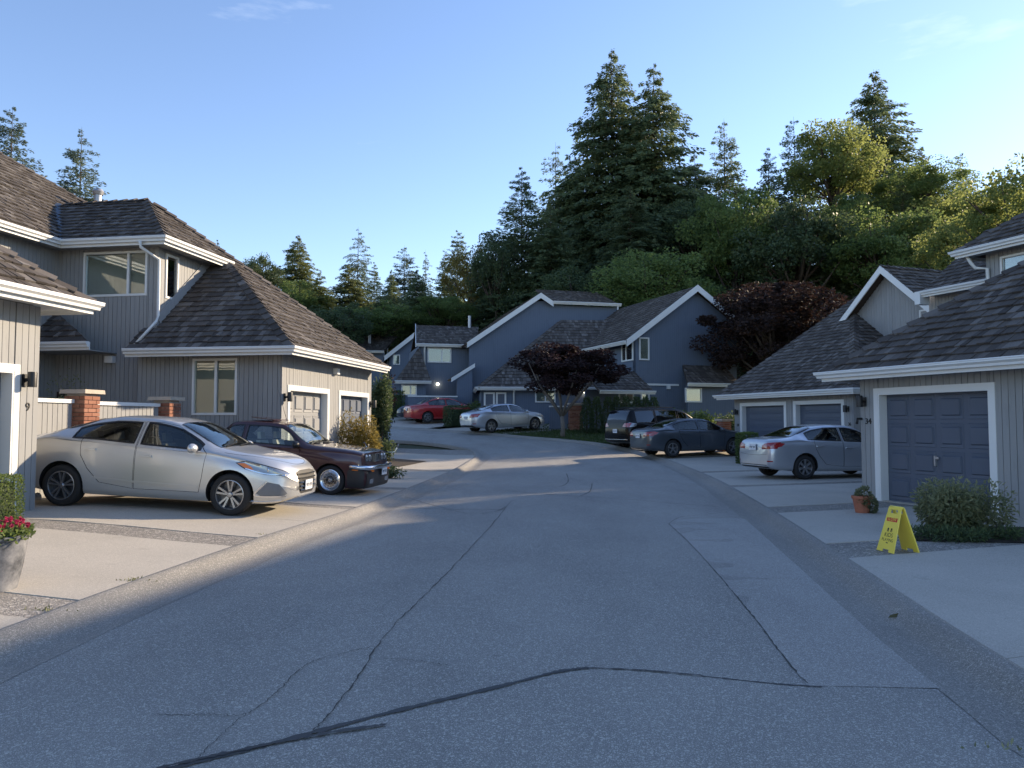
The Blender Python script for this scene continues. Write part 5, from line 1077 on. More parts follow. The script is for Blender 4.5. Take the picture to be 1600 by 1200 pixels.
    def frame(s, name, poly, ax, wd, side=1, parent=None):
        poly = [Vector(p) for p in poly]; B_ = []
        for i in range(len(poly)):
            a, b = poly[i], poly[(i+1) % len(poly)]; k = max(1, int((b-a).length/.06)); B_ += [a.lerp(b, j/k) for j in range(k)]
        c = sum(B_, Vector((0, 0)))/len(B_); area = sum(B_[i].x*B_[(i+1) % len(B_)].y-B_[(i+1) % len(B_)].x*B_[i].y for i in range(len(B_))); sg = 1 if area > 0 else -1; n = len(B_); V = []; bad = set()
        for i in range(n):
            t = (B_[(i+1) % n]-B_[i-1]).normalized(); nn = Vector((t.y, -t.x))*sg
            for k, o_ in enumerate((-wd*.35, wd*.65)):
                p = B_[i]+nn*o_; q = s.proj(p.x, p.y, ax, side, .0035)
                if q is None: bad.add(i)
                V.append(tuple(q) if q else (0, 0, 0))
        Q = [(2*i, 2*i+1, 2*((i+1) % n)+1, 2*((i+1) % n)) for i in range(n) if i not in bad and (i+1) % n not in bad]
        if Q: link(name, npmesh(name, V, Q, MATS['trim_black'], True), parent or s.e)
    def wheels(s):
        P = s.P; ty, rm, dk = wheel_meshes(P['r'], P.get('tw', .21), P.get('rim', .66), P.get('spoke', 'five'), P.get('nsp', 5), id(P), P.get('rim_mat', 'alloy'))
        for x in (P['xr'], P['xf']):
            for sg in (-1, 1):
                wv = empty('wheel', (x, sg*(s.w(x)-P.get('tw', .21)/2-P.get('wheel_in', .015)), P['r']), 0 if sg < 0 else math.pi, parent=s.e)
                for nm, me in (('tyre', ty), ('rim', rm), ('brake_disc', dk)): link(nm, me, wv)
    def cabin(s):
        P = s.P; x0, x1 = P['cab']; xm = P['seats']
        for x, nm in ((xm, 'front_seat'), (xm-.85, 'rear_seat')):
            for sg in (-1, 1):
                m = MB(); y = sg*.36; b = min(.0, 0); top = min(s.zt(x-.3)-.22, .98)
                m.hexa([(x-.25, y-.22, .36), (x+.25, y-.22, .36), (x+.25, y+.22, .36), (x-.25, y+.22, .36), (x-.25, y-.22, .5), (x+.27, y-.2, .54), (x+.27, y+.2, .54), (x-.25, y+.22, .5)])
                m.hexa([(x-.30, y-.22, .46), (x-.16, y-.22, .46), (x-.16, y+.22, .46), (x-.30, y+.22, .46), (x-.47, y-.17, top), (x-.38, y-.17, top), (x-.38, y+.17, top), (x-.47, y+.17, top)])
                m.hexa([(x-.48, y-.10, top+.03), (x-.40, y-.10, top+.03), (x-.40, y+.10, top+.03), (x-.48, y+.10, top+.03), (x-.50, y-.09, top+.17), (x-.43, y-.09, top+.17), (x-.43, y+.09, top+.17), (x-.50, y+.09, top+.17)])
                m.build(nm, MATS[P.get('seat', 'seat_grey')], s.e)
        ds = x1-.02; MB().hexa([(ds-.45, -.62, .5), (ds-.02, -.6, .5), (ds-.02, .6, .5), (ds-.45, .62, .5), (ds-.42, -.6, s.zb(ds-.4)-.05), (ds-.06, -.58, s.zb(ds-.1)-.06), (ds-.06, .58, s.zb(ds-.1)-.06), (ds-.42, .6, s.zb(ds-.4)-.05)]).build('dashboard', MATS['plastic_dark'], s.e)
        st = MB(); c = Vector((ds-.55, .36, .84)); st.tube([c+Vector((.06*math.sin(t)*0+.09*math.sin(t), .18*math.cos(t), .16*math.sin(t))) for t in np.linspace(0, 2*math.pi, 20)], .014, 6); st.tube([c, c+Vector((.25, 0, -.12))], .02, 6); st.build('steering_wheel', MATS['plastic_dark'], s.e, smooth=True)
    def mirror(s, x, z, mat=None):
        for sg in (-1, 1):
            q = s.hit((x, 1.6*sg, z), (0, -sg, 0)); y = q.y; m = MB(); pr = [(0, 0), (.045, .02), (.07, .07), (.075, .13), (.05, .19), (.0, .215)]
            b = bmesh.new(); bmesh.ops.create_uvsphere(b, u_segments=14, v_segments=8, radius=1); V = []
            for v in b.verts: v.co = Vector((x+.0+v.co.x*(.085 if v.co.x > 0 else .04), y+sg*(.13+v.co.y*sg*.115), z+.03+v.co.z*.075))
            me = bpy.data.meshes.new('wing_mirror'); b.to_mesh(me); b.free(); me.materials.append(MATS[mat or s.paint]); me.polygons.foreach_set('use_smooth', [True]*len(me.polygons)); o = link('wing_mirror', me, s.e)
            MB().bar((x+.01, y-sg*.01, z-.02), (x, y+sg*.07, z+.01), .05, .03).build('stalk', MATS['trim_black'], o)
    def strip(s, name, pts, ax, wd, mat, side=1, off=.004, parent=None, proud=.0):
        "raised band along a projected line (2-D points)"
        line = catmull([Vector(p) for p in pts], 5); V = []; Q = []
        for i, p in enumerate(line):
            d = (line[min(i+1, len(line)-1)]-line[max(i-1, 0)]).normalized(); nn = Vector((-d.y, d.x))*wd/2
            for o_, ex in ((-1, -.01), (-.8, off), (.8, off), (1, -.01)):
                q = p+nn*o_; r = s.proj(q.x, q.y, ax, side, ex+(proud if ex > 0 else 0)); V.append(tuple(r) if r else None)
        m = len(line); 
        for i in range(m-1):
            for j in range(3):
                f = (i*4+j, i*4+j+1, i*4+4+j+1, i*4+4+j)
                if all(V[k] for k in f): Q.append(f)
        V = [v or (0, 0, 0) for v in V]
        if Q: return link(name, fix(npmesh(name, V, Q, MATS[mat], False)), parent or s.e)
    def plate(s, z, front=False, y=0, wd=.30, ht=.155, off=.02, txt=None):
        ax = 'x' if front else 'X'; q = s.proj(y, z, ax); sg = 1 if front else -1; x = q.x+sg*off
        o = MB().box(min(x, x+sg*.012), max(x, x+sg*.012), y-wd/2, y+wd/2, z-ht/2, z+ht/2).build('number_plate', MATS['plate_white'], s.e)
        m = MB(); x0, x1 = sorted((x+sg*.0125, x+sg*.014))
        for k in range(6): yy = y+(k-2.5)*wd*.13+(wd*.03 if k > 2 else -wd*.03); m.box(x0, x1, yy-.012, yy-.005, z-ht*.2, z+ht*.16); m.box(x0, x1, yy+.004, yy+.011, z-ht*(.2 if k % 2 else .02), z+ht*.16); m.box(x0, x1, yy-.005, yy+.004, z+ht*(.10 if k % 3 else -.05), z+ht*(.16 if k % 3 else .0))
        m.build('characters', MATS['paint_navy'], o)
    def aerial(s, p, q): MB().tube([p, q], [.006, .002], 5).build('aerial', MATS['trim_black'], s.e)
    def wipers(s, x):
        for y0, y1 in ((-.55, -.02), (-.05, .5)):
            a = s.proj(x-.01, y0, 'z', off=.015); b = s.proj(x-.10, y1, 'z', off=.02)
            if a and b: MB().bar(a, b, .018, .012).build('wiper', MATS['trim_black'], s.e)
def _inside(p, poly):
    x, y = p; c = False; n = len(poly)
    for i in range(n):
        a, b = poly[i], poly[i-1]
        if (a[1] > y) != (b[1] > y) and x < (b[0]-a[0])*(y-a[1])/(b[1]-a[1])+a[0]: c = not c
    return c
def ground_at(x, y, slab_=.068): return H(x, y)+slab_
def place(px_r, px_f, dr, df, xr, xf, side=-1, half=.89, front=False):
    "car pose from the pixels and depths of the near-side rear and front wheels (front to the right when px_f > px_r)"
    a = at(px_r, 660, dr).to_2d(); b = at(px_f, 660, df).to_2d(); d = (b-a).normalized(); n = Vector((-d.y, d.x)); mid = (a+b)/2; hd = math.atan2(d.y, d.x)
    near = n if n.dot(-mid) > 0 else -n; o = (b-d*xf if front else a-d*xr)-near*half; wa = o+d*xr; wb = o+d*xf; za, zb_ = ground_at(wa.x, wa.y), ground_at(wb.x, wb.y); sl = (zb_-za)/(xf-xr)
    return (o.x, o.y, za-sl*xr), (hd, math.atan(sl))
# --- saloon shapes: x = 0 at the tail
ELAN = dict(L=4.57, xr=1.0, xf=3.70, r=.318, tw=.215, rim=.685, spoke='twin', nsp=5, rim_mat='alloy', cab=(.62, 3.50), seats=2.42, seat='seat_grey', wheel_in=.012,
    top=[(0, .86), (.03, .985), (.10, 1.03), (.30, 1.065), (.62, 1.125), (1.0, 1.27), (1.4, 1.385), (1.85, 1.437), (2.3, 1.435), (2.7, 1.375), (3.05, 1.225), (3.42, 1.02), (3.62, .98), (4.0, .93), (4.3, .85), (4.45, .765), (4.53, .67), (4.57, .55)],
    belt=[(0, .80), (.3, .93), (.8, 1.02), (1.3, 1.02), (2.2, .975), (3.3, .915), (3.8, .84), (4.2, .74), (4.45, .62), (4.57, .52)],
    half=[(0, .60), (.06, .70), (.2, .79), (.5, .86), (1.0, .893), (2.0, .90), (3.2, .90), (3.7, .893), (4.05, .86), (4.3, .79), (4.45, .69), (4.54, .55), (4.57, .44)],
    roof=[(0, .50), (.3, .66), (.62, .66), (1.2, .575), (1.9, .59), (2.7, .60), (3.42, .68), (3.9, .68), (4.3, .58), (4.57, .30)],
    sill=[(0, .42), (.15, .33), (.5, .24), (.8, .205), (1.4, .20), (3.2, .19), (4.0, .19), (4.3, .20), (4.57, .30)],
    win=[(1.12, 2.12), (2.235, 3.36)], glass=[(3.42, 2.74), (.66, 1.36)], 
    doors=[[(1.42, .60), (1.62, .40), (2.17, .33), (2.17, 1.345), (1.70, 1.345), (1.35, 1.27), (1.28, 1.0), (1.30, .80)], [(2.18, .33), (3.22, .33), (3.26, .55), (3.30, .93), (3.0, 1.16), (2.7, 1.31), (2.45, 1.35), (2.18, 1.35)]])
CIVIC = dict(L=4.54, xr=.98, xf=3.65, r=.316, rim=.64, spoke='wide', nsp=7, rim_mat='alloy', cab=(.62, 3.50), seats=2.35, seat='seat_dark', tw=.2,
    top=[(0, .84), (.03, .99), (.12, 1.045), (.35, 1.07), (.62, 1.10), (1.0, 1.26), (1.4, 1.385), (1.9, 1.437), (2.3, 1.435), (2.7, 1.37), (3.1, 1.19), (3.45, 1.02), (3.62, .97), (4.0, .90), (4.3, .80), (4.46, .70), (4.54, .58)],
    belt=[(0, .82), (.3, .97), (.8, 1.0), (1.3, .985), (2.2, .95), (3.3, .90), (3.8, .83), (4.2, .73), (4.45, .60), (4.54, .5)],
    half=[(0, .66), (.05, .75), (.2, .81), (.5, .86), (1.0, .877), (2.0, .88), (3.2, .88), (3.65, .875), (4.05, .83), (4.3, .74), (4.45, .62), (4.54, .42)],
    roof=[(0, .56), (.3, .66), (.62, .66), (1.2, .58), (1.9, .585), (2.7, .60), (3.45, .66), (3.9, .66), (4.3, .56), (4.54, .30)],
    sill=[(0, .34), (.15, .27), (.5, .23), (.8, .205), (1.4, .20), (3.2, .19), (4.0, .19), (4.3, .20), (4.54, .30)],
    win=[(1.10, 2.10), (2.20, 3.36)], glass=[(3.42, 2.74), (.64, 1.34)],
    doors=[[(1.40, .60), (1.60, .38), (2.14, .32), (2.14, 1.345), (1.70, 1.345), (1.33, 1.25), (1.26, .98), (1.30, .78)], [(2.15, .32), (3.18, .32), (3.22, .55), (3.28, .90), (3.0, 1.14), (2.7, 1.30), (2.45, 1.345), (2.15, 1.345)]])
E30 = dict(L=4.32, xr=1.02, xf=3.59, r=.298, tw=.205, rim=.70, spoke='mesh', nsp=14, rim_mat='chrome', cab=(.75, 3.12), seats=2.30, seat='seat_white', archgap=.03, wheel_in=.0, flare=.02,
    top=[(0, .60), (.02, .90), (.08, .955), (.5, .975), (.82, .985), (1.15, 1.20), (1.36, 1.36), (1.6, 1.39), (2.1, 1.395), (2.44, 1.37), (2.58, 1.30), (3.08, .985), (3.3, .965), (3.8, .935), (4.14, .895), (4.23, .87), (4.255, .62), (4.32, .52)],
    belt=[(0, .55), (.03, .85), (.5, .90), (1.5, .905), (2.6, .89), (3.2, .865), (3.9, .85), (4.2, .81), (4.26, .52), (4.32, .44)],
    half=[(0, .70), (.06, .76), (.3, .80), (1.0, .82), (2.0, .825), (3.0, .822), (3.6, .82), (4.0, .81), (4.2, .79), (4.28, .75), (4.32, .70)],
    roof=[(0, .60), (.5, .66), (.82, .64), (1.38, .60), (2.0, .61), (2.5, .61), (3.08, .68), (3.9, .68), (4.2, .64), (4.32, .5)],
    sill=[(0, .36), (.2, .26), (.5, .2), (.8, .18), (1.4, .17), (3.2, .165), (4.0, .15), (4.2, .15), (4.32, .2)],
    win=[(.98, 1.62), (1.72, 2.92)], glass=[(3.06, 2.50), (.86, 1.36)], gz=.88,
    doors=[[(1.66, .28), (2.86, .28), (2.92, .86), (2.66, 1.12), (2.46, 1.28), (1.66, 1.30)]])
VAN = dict(L=5.08, xr=1.05, xf=4.08, r=.345, rim=.64, spoke='five', nsp=5, cab=(.16, 4.05), seats=3.0, seat='seat_dark', tw=.22, side_mat='tint_glass',
    top=[(0, .90), (.03, 1.15), (.12, 1.45), (.28, 1.68), (.5, 1.735), (1.5, 1.775), (2.4, 1.77), (3.0, 1.69), (3.5, 1.44), (4.0, 1.14), (4.2, 1.07), (4.6, .97), (4.9, .83), (5.08, .62)],
    belt=[(0, .85), (.2, 1.10), (1.0, 1.12), (2.4, 1.08), (3.6, 1.02), (4.2, .94), (4.6, .82), (4.9, .68), (5.08, .52)],
    half=[(0, .76), (.05, .86), (.3, .95), (1.0, .985), (2.5, .99), (4.0, .975), (4.5, .92), (4.8, .80), (4.98, .62), (5.08, .42)],
    roof=[(0, .70), (.12, .72), (.3, .70), (.6, .70), (1.5, .72), (2.8, .70), (4.0, .76), (4.5, .72), (5.08, .3)],
    sill=[(0, .42), (.2, .32), (.6, .24), (1.4, .2), (4.0, .2), (4.6, .2), (5.08, .32)], win=[(.42, 1.36), (1.46, 2.56), (2.68, 3.86)], glass=[(4.0, 3.12), (.06, .24)], gz=1.02)
def vary(base, **k): d = dict(base); d.update(k); return d
COROLLA = vary(CIVIC, spoke='five', nsp=5, rim=.66, seat='seat_dark'); COROLLA20 = vary(ELAN, spoke='twin', nsp=5, rim_mat='alloy', seat='seat_dark'); REDCAR = vary(CIVIC, spoke='five', nsp=5, seat='seat_dark')

# --- silver saloon, nearest on the left
loc, hd = place(95, 364, 11.85, 11.6, 1.0, 3.70)
c = Car('sedan_car', 'large silver sedan with twin-spoke wheels, nearest on the left drive', ELAN, loc, hd, 'paint_silver')
c.mirror(3.12, .96); c.wipers(3.46)
for sg in (-1, 1):
    hl = c.patch('headlight', [(2.06, .80), (2.16, .725), (2.40, .655), (2.74, .635), (2.80, .65), (2.66, .70), (2.42, .765), (2.18, .825)], 'd', 'lamp_clear', .006, .03, side=sg)
    c.frame('lamp_seal', [(2.06, .80), (2.16, .725), (2.40, .655), (2.74, .635), (2.80, .65), (2.66, .70), (2.42, .765), (2.18, .825)], 'd', .022, sg, hl)
    c.patch('indicator_lens', [(2.07, .795), (2.15, .735), (2.26, .70), (2.24, .745), (2.16, .80)], 'd', 'orange_lens', .009, .02, side=sg, parent=hl); c.strip('lamp_trim', [(2.16, .725), (2.40, .655), (2.74, .635)], 'd', .02, 'chrome', sg, .008, hl)
    q = c.proj(2.44, .715, 'd', sg, .004); l = MB().lathe([(0, -.012), (.034, -.01), (.040, .004)], 16, 'y').build('lens_bowl', MATS['chrome'], hl); l.location = q; l.rotation_euler = (0, 0, sg*R(45)+(0 if sg < 0 else math.pi))
    c.patch('fog_bezel', [(2.30, .36), (2.36, .325), (2.70, .33), (2.74, .36), (2.60, .50), (2.44, .53)], 'd', 'bezel_grey', .006, .03, side=sg); c.strip('fog_trim', [(2.72, .32), (2.36, .315), (2.29, .36), (2.43, .54)], 'd', .025, 'chrome', sg, .012)
    c.patch('tail_light', [(.04, .80), (.34, .86), (.42, .93), (.28, .965), (.05, .95)], 'y', 'red_lens', .006, .03, side=sg); c.strip('door_crease', [(1.50, .47), (2.1, .44), (3.2, .41)], 'y', .035, 'paint_silver', sg, .008, proud=.004)
gr = c.patch('grille', [(-.40, .66), (-.36, .60), (-.30, .36), (-.24, .33), (.24, .33), (.30, .36), (.36, .60), (.40, .66), (.2, .69), (-.2, .69)], 'x', 'plastic_dark', .004, .03)
for z in (.39, .45, .51, .57, .63): yy = .27+(z-.33)*.36; c.strip('grille_bar', [(-yy, z), (-yy*.5, z-.004), (0, z-.006), (yy*.5, z-.004), (yy, z)], 'x', .026, 'chrome', 1, .012, gr, .008)
c.strip('grille_surround', [(-.40, .665), (-.365, .60), (-.30, .36), (-.23, .325), (0, .315), (.23, .325), (.30, .36), (.365, .60), (.40, .665)], 'x', .025, 'chrome', 1, .012, gr)
q = c.proj(0, .625, 'x', 1, .02); MB().lathe([(.0, -.0), (.065, 0), (.075, -.012)], 20, 'y', (0, 0, 0)).build('badge', MATS['chrome'], gr); bd = gr.children[-1]; bd.rotation_euler = (0, 0, R(90)); bd.location = q; bd.scale = (1, 1, .55)
c.plate(.46, True, .0, .30, .155, .03)
for sg in (-1, 1): c.strip('bumper_lip', [(4.0, .235), (4.2, .23), (4.42, .25)], 'y', .02, 'chrome', sg, .01)
c.strip('bonnet_seam', [(3.55, -.80), (3.9, -.74), (4.22, -.58), (4.40, -.3), (4.44, 0), (4.40, .3), (4.22, .58), (3.9, .74), (3.55, .80)], 'z', .008, 'trim_black', 1, .001)
MB().hexa([(1.0, -.02, 1.27), (1.16, -.02, 1.32), (1.16, .02, 1.32), (1.0, .02, 1.27), (.98, -.005, 1.34), (1.10, -.008, 1.36), (1.10, .008, 1.36), (.98, .005, 1.34)]).build('aerial_fin', MATS['paint_silver'], c.e)
# --- old burgundy saloon
loc, hd = place(515-190, 515, 15.75, 15.35, 1.02, 3.59, half=.82, front=True)
c = Car('sedan_car', 'old burgundy boxy sedan with quad round headlights and mesh wheels', E30, loc, hd, 'paint_burgundy'); c.mirror(2.86, .93, 'trim_black'); c.wipers(3.10)
gr = c.patch('grille', [(-.66, .68), (.66, .68), (.66, .84), (-.66, .84)], 'x', 'plastic_dark', .006, .04)
for sg in (-1, 1):
    for y in (.38, .56):
        q = c.proj(sg*y, .76, 'x', 1, .01); l = MB().lathe([(0, -.02), (.045, -.016), (.064, -.004), (.070, .004), (.074, -.004), (.074, .03)], 20, 'y').build('headlight', MATS['lamp_clear'], c.e, smooth=True); l.location = q; l.rotation_euler = (0, 0, R(90))
    k = MB(); q = c.proj(sg*.065, .76, 'x', 1, .02)
    for y0, y1, z0, z1 in ((-.05, -.042, .68, .84), (.042, .05, .68, .84), (-.042, .042, .68, .688), (-.042, .042, .832, .84)): k.box(q.x-.01, q.x+.015, q.y+y0, q.y+y1, z0, z1)
    k.build('kidney_surround', MATS['chrome'], gr)
    c.patch('indicator_lens', [(sg*.42, .50), (sg*.60, .50), (sg*.60, .56), (sg*.42, .56)], 'x', 'orange_lens', .055, .04); c.patch('fog_light', [(sg*.36, .26), (sg*.58, .26), (sg*.58, .35), (sg*.36, .35)], 'x', 'lamp_clear', .02, .04)
    c.strip('side_rub_strip', [(1.4, .56), (2.2, .56), (3.15, .55)], 'y', .035, 'trim_black', sg, .012); c.patch('bumper_corner', [(3.95, .20), (4.27, .18), (4.27, .60), (4.05, .61), (3.95, .50)], 'y', 'plastic_dark', .008, .05, side=sg)
    c.patch('side_marker', [(4.04, .52), (4.16, .52), (4.16, .55), (4.04, .55)], 'y', 'orange_lens', .012, .03, side=sg)
b = MB(); b.tube([(4.0, -.845, .59), (4.24, -.82, .585), (4.335, -.70, .58), (4.365, -.35, .58), (4.37, 0, .58), (4.365, .35, .58), (4.335, .70, .58), (4.24, .82, .585), (4.0, .845, .59)], .045, 8).build('bumper', MATS['chrome'], c.e, smooth=True)
c.patch('air_dam', [(-.70, .17), (.70, .17), (.70, .50), (-.70, .50)], 'x', 'plastic_dark', .012, .06); c.plate(.48, True, .18, .30, .155, .06); c.aerial((2.6, -.62, 1.2), (2.35, -.78, 2.05))
c.patch('sunroof', [(1.62, -.36), (2.12, -.38), (2.12, .38), (1.62, .36)], 'z', 'tint_glass', .012, .06); q = c.proj(1.9, 0, 'z'); MB().hexa([(1.6, -.36, q.z+.045), (2.1, -.36, q.z+.01), (2.1, .36, q.z+.01), (1.6, .36, q.z+.045), (1.6, -.36, q.z+.06), (2.1, -.36, q.z+.025), (2.1, .36, q.z+.025), (1.6, .36, q.z+.06)]).build('sunroof_lid', MATS['paint_burgundy'], c.e)
# --- helper for cars seen from behind
def rear_kit(c, zl=.86, lens=None, plate_z=.83, wdt=.5):
    for sg in (-1, 1):
        c.patch('tail_light', lens or [(sg*.40, .78), (sg*.80, .80), (sg*.80, .97), (sg*.50, .93), (sg*.40, .88)], 'X', 'red_lens', .008, .03); c.patch('tail_light', [(.03, .80), (.30, .86), (.40, .93), (.25, .96), (.03, .95)], 'y', 'red_lens', .006, .03, side=sg)
        c.patch('reflector', [(sg*.62, .46), (sg*.76, .46), (sg*.76, .49), (sg*.62, .49)], 'X', 'red_lens', .008, .04)
    c.plate(plate_z, False); c.patch('rear_valance', [(-.62, .30), (.62, .30), (.60, .38), (-.60, .38)], 'X', 'plastic_dark', .008, .05); c.strip('boot_seam', [(-.60, .66), (-.3, .63), (0, .625), (.3, .63), (.60, .66)], 'X', .008, 'trim_black', 1, .001)
# --- silver saloon on the right, tail to the road
loc, hd = place(1258, 1443, 20.0, 21.0, .98, 3.65, half=.87)
c = Car('sedan_car', 'silver sedan partly hidden behind garage 34 on the right drive', CIVIC, loc, hd, 'paint_silver_blue'); rear_kit(c); c.mirror(3.05, .95)
# --- slate saloon
loc, hd = place(1052, 1158, 28.6, 29.6, .98, 3.65, half=.87)
c = Car('sedan_car', 'slate grey sedan parked next to the black minivan', COROLLA, loc, hd, 'paint_slate'); rear_kit(c, plate_z=.80); c.mirror(3.05, .95)
# --- minivan
p = at(972, 660, 31.6); hd = R(28); loc = (p.x-.2, p.y+.55, ground_at(p.x+1, p.y))
c = Car('minivan', 'black minivan parked with its tail to the bend', VAN, loc, hd, 'paint_black', 'minivan', detail=False)
for sg in (-1, 1):
    c.patch('tail_light', [(sg*.48, .98), (sg*.86, .96), (sg*.88, 1.14), (sg*.60, 1.12)], 'X', 'red_lens', .01, .04); c.patch('tail_light', [(.04, .96), (.34, 1.0), (.42, 1.10), (.10, 1.16)], 'y', 'lamp_clear', .008, .04, side=sg); MB().tube([(.6, sg*.62, 1.765), (1.4, sg*.64, 1.80), (2.6, sg*.64, 1.79)], .02, 6).build('roof_rail', MATS['trim_black'], c.e)
c.plate(.80, False); c.strip('bumper_trim', [(-.8, .46), (0, .45), (.8, .46)], 'X', .03, 'chrome', 1, .01); c.mirror(3.75, 1.05)
# --- silver saloon at the bend
loc, hd = place(769, 846, 38.9, 40.6, 1.0, 3.70, half=.89)
c = Car('sedan_car', 'silver sedan parked at the bend beside the lawn', COROLLA20, loc, hd, 'paint_silver_blue'); rear_kit(c, plate_z=.78); c.mirror(3.12, .96)
# --- red saloon and the dark car behind it
loc, hd = place(669, 739, 44.6, 45.8, .98, 3.65, half=.87); c = Car('sedan_car', 'red sedan at the far left of the bend', REDCAR, loc, hd, 'paint_red'); rear_kit(c, plate_z=.82); c.mirror(3.05, .95)
p = at(616, 660, 46.6); c = Car('sedan_car', 'dark navy car half hidden behind the red sedan', vary(ELAN, doors=None, seat='seat_dark'), (p.x+4.5, p.y+1.6, ground_at(p.x+2, p.y+.5)), R(180+12), 'paint_navy', detail=False); c.mirror(3.12, .96)
# ------------------------------------------------------------ brick pillars, fences, sign
BRICK = MB().box(-.5, .5, -.5, .5, -.5, .5).mesh('brick', MATS['brick'])
def pillar(loc, rz, sx, sy, h, label, bl=.2, bh=.065, mo=.011):
    e = empty('brick_pillar', loc, rz, label, 'pillar', 'brick pillars'); MB().box(-sx/2+.03, sx/2-.03, -sy/2+.03, sy/2-.03, -.1, h).build('mortar_core', MATS['mortar'], e); k = 0; z = .0
    while z+bh < h+.001:
        for ax in (0, 1):
            L_ = sx if ax == 0 else sy; n = max(1, round(L_/(bl+mo))); wd = (L_-(0 if (k+ax) % 2 else .2))/n
            for sg in (-1, 1):
                nb = n; ln = L_/nb; off = 0 if (k+ax) % 2 == 0 else ln/2; edges = [-L_/2]+[-L_/2+off+ln*i for i in range(nb+1) if -L_/2+.04 < -L_/2+off+ln*i < L_/2-.04]+[L_/2]
                for a, b in zip(edges, edges[1:]):
                    c = (a+b)/2; ww = b-a-mo; o_ = (sy if ax == 0 else sx)/2-.035-(.001 if ax else 0)
                    if ax: ww -= .0; 
                    M = Matrix.Translation((c, sg*o_, z+bh/2) if ax == 0 else (sg*o_, c, z+bh/2)) @ Matrix.Diagonal(((ww, .07+random.uniform(-.004, .004), bh, 1) if ax == 0 else (.07+random.uniform(-.004, .004), ww-.002, bh-.001, 1)))
                    obj_from(BRICK, 'brick', e, M)
        z += bh+mo; k += 1
    MB().hexa([(-sx/2-.06, -sy/2-.06, h), (sx/2+.06, -sy/2-.06, h), (sx/2+.06, sy/2+.06, h), (-sx/2-.06, sy/2+.06, h), (-sx/2-.05, -sy/2-.05, h+.075), (sx/2+.05, -sy/2-.05, h+.075), (sx/2+.05, sy/2+.05, h+.075), (-sx/2-.05, sy/2+.05, h+.075)]).build('cap', MATS['cap_stone'], e); return e
def fence(p, q, h, label, bw=.115, mat='siding'):
    p, q = Vector(p), Vector(q); d = (q-p).to_2d(); L_ = d.length; a = math.atan2(d.y, d.x); e = empty('fence', p, a, label, 'fence', 'board fences by the left drive'); n = int(L_/bw)
    for i in range(n): obj_from(BOARD, 'board', e, Matrix.Translation(((i+.5)*L_/n, 0, h/2)) @ Matrix.Diagonal((L_/n-.012, .025, h, 1)))
    MB().box(0, L_, .014, .05, .2, h-.08).build('backing', MATS['siding'], e); MB().box(-.01, L_+.01, -.05, .08, h, h+.07).build('capping', MATS['white_paint'], e); return e
u = Vector((.163, .987)); P1 = Vector((-8.0, 14.3)); P2 = Vector((-7.42, 16.5)); g0 = .22
pillar((P1.x, P1.y, g0), RL, .42, .42, 1.86, 'sunlit brick pillar nearest the silver sedan roof'); pillar((P2.x, P2.y, g0), RL, .42, .42, 1.80, 'shaded brick pillar against the grey wall, behind the first pillar')
d = (P2-P1).normalized()
fence((P1.x-.16*2.4, P1.y-2.4*.987, g0), (P1.x-.045, P1.y-.27, g0), 1.68, 'sunlit fence section between the number 9 garage and the brick pillar'); fence((P1.x+d.x*.26, P1.y+d.y*.26, g0), (P2.x-d.x*.26, P2.y-d.y*.26, g0), 1.66, 'fence section between the two brick pillars')
q = gnd(899, 41.2); pillar(q, .1, .7, .5, 1.35, 'brown brick pillar right of the small purple tree'); q = gnd(873, 41.4)
e = empty('garden_fence', q, .1, 'blue fence panel left of the far brick pillar', 'fence'); MB().box(-.5, .45, -.03, .03, 0, 1.2).build('panel', MATS['siding_far'], e); MB().box(-.52, .47, -.06, .06, 1.2, 1.27).build('capping', MATS['white_paint'], e)
q = gnd(632, 50.2); pillar(q, .2, .42, .42, 1.75, 'far brick pillar at the left end of the low garden wall'); q = gnd(1131, 31.5); pillar(q, RR, .42, .42, 1.25, 'low brick pillar behind the slate sedan nose')
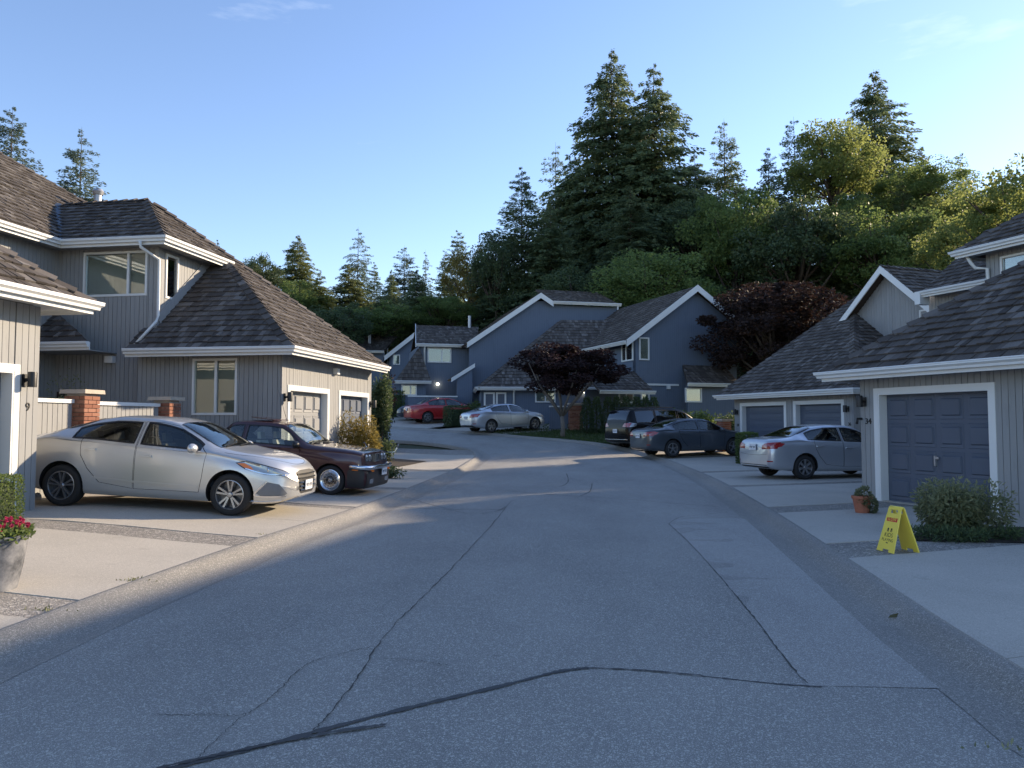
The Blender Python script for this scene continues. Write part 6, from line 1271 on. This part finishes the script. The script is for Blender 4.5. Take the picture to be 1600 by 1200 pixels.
# folding yellow sign
x, y, z = gnd(1398, 8.95); z += .012
SG = empty('warning_sign', (x, y, z), R(-79), 'yellow folding sign reading SLOW KIDS PLAYING beside the olive shrub', 'sign')
hh, sp, wb, wt, th = .50, .16, .145, .105, .012
for sg in (-1, 1):
    def S_(a, v, o=0):   # a across, v up the panel 0..1, o outwards
        nrm = Vector((0, sg*hh, sp)).normalized(); p = Vector((a, sg*sp*(1-v)+sg*.012*v, hh*v)); return p+nrm*o
    wd = lambda v: wb+(wt-wb)*v
    m = MB()
    def cell(a0, a1, v0, v1):   # a in -1..1 of the half width
        pts = [S_(a0*wd(v0), v0), S_(a1*wd(v0), v0), S_(a1*wd(v1), v1), S_(a0*wd(v1), v1)]; nrm = Vector((0, sg*hh, sp)).normalized(); m.hexa(pts+[p+nrm*th for p in pts])
    cell(-1, -.38, 0, .06); cell(.38, 1, 0, .06); cell(-1, 1, .06, .87); cell(-1, -.55, .87, .95); cell(.55, 1, .87, .95); cell(-1, 1, .95, 1)
    pn = m.build('panel', MATS['yellow_plastic'], SG); fix(pn.data)
    nrm = Vector((0, sg*hh, sp)).normalized(); ax = Vector((-sg, 0, 0))*-1 if sg < 0 else Vector((-1, 0, 0)); ax = Vector((1, 0, 0)) if sg < 0 else Vector((-1, 0, 0)); up = nrm.cross(ax).normalized()
    def label_(txt, v, size, mat, lift=th+.0015, face=1):
        cu = bpy.data.curves.new('lettering', 'FONT'); cu.body = txt; cu.size = size; cu.align_x = 'CENTER'; ob = bpy.data.objects.new('tmp', cu); C.objects.link(ob); dg = bpy.context.evaluated_depsgraph_get(); me = bpy.data.meshes.new_from_object(ob.evaluated_get(dg)); bpy.data.objects.remove(ob); me.materials.clear(); me.materials.append(MATS[mat])
        M = Matrix((ax, up, nrm)).transposed().to_4x4(); M.translation = S_(0, v, lift); obj_from(me, 'lettering', pn, M)
    def shape(fs, v, mat, lift, name):
        m2 = MB()
        for poly in fs:
            b = S_(0, v, lift); m2.add([b+ax*a+up*c_ for a, c_ in poly], [tuple(range(len(poly)))])
        m2.build(name, MATS[mat], pn)
    shape([[(-.088, 0), (.088, 0), (.088, .062), (-.088, .062)]], .68, 'ink_red', th+.001, 'red_band'); label_('SLOW', .70, .052, 'yellow_plastic', th+.002)
    fig = []
    for s2 in (-1, 1):
        cx = s2*.028; fig.append([(cx+.014*math.cos(t), .098+.014*math.sin(t)) for t in np.linspace(0, 6.283, 12, endpoint=False)]); fig.append([(cx-.012, .04), (cx+.012, .04), (cx+.013, .082), (cx-.013, .082)])
        fig.append([(cx-.014, 0), (cx-.005, 0), (cx+.003, .041), (cx-.011, .041)]); fig.append([(cx+.008, .004), (cx+.018, .002), (cx+.011, .041), (cx-.002, .041)]); fig.append([(cx+s2*.010, .078), (cx+s2*.034, .104), (cx+s2*.030, .110), (cx+s2*.006, .084)]); fig.append([(cx-s2*.010, .078), (cx-s2*.026, .055), (cx-s2*.021, .050), (cx-s2*.006, .070)])
    shape(fig, .445, 'ink_black', th+.001, 'children_symbol'); label_('KIDS', .335, .068, 'ink_black'); label_('PLAYING', .235, .048, 'ink_black'); shape([[(-.02, 0), (.02, 0), (.012, .012), (-.012, .012)]], .19, 'ink_black', th+.001, 'mark')
MB().tube([(-wt, 0, hh+.004), (wt, 0, hh+.004)], .016, 8).build('hinge', MATS['yellow_plastic'], SG, smooth=True)
# fallen leaf by the right gutter
q = g2(1398, 966, 0); e = empty('fallen_leaf', (q.x, q.y, H(q.x, q.y)+.012), .4, 'dry yellow leaf lying in the right gutter', 'leaf'); MB().add([(-.07, 0, 0), (-.02, .022, .012), (.05, .012, .02), (.08, 0, .012), (.03, -.02, .004), (-.03, -.018, 0)], [(0, 1, 2, 3, 4, 5)]).build('blade', MATS['leaf_gold'], e)
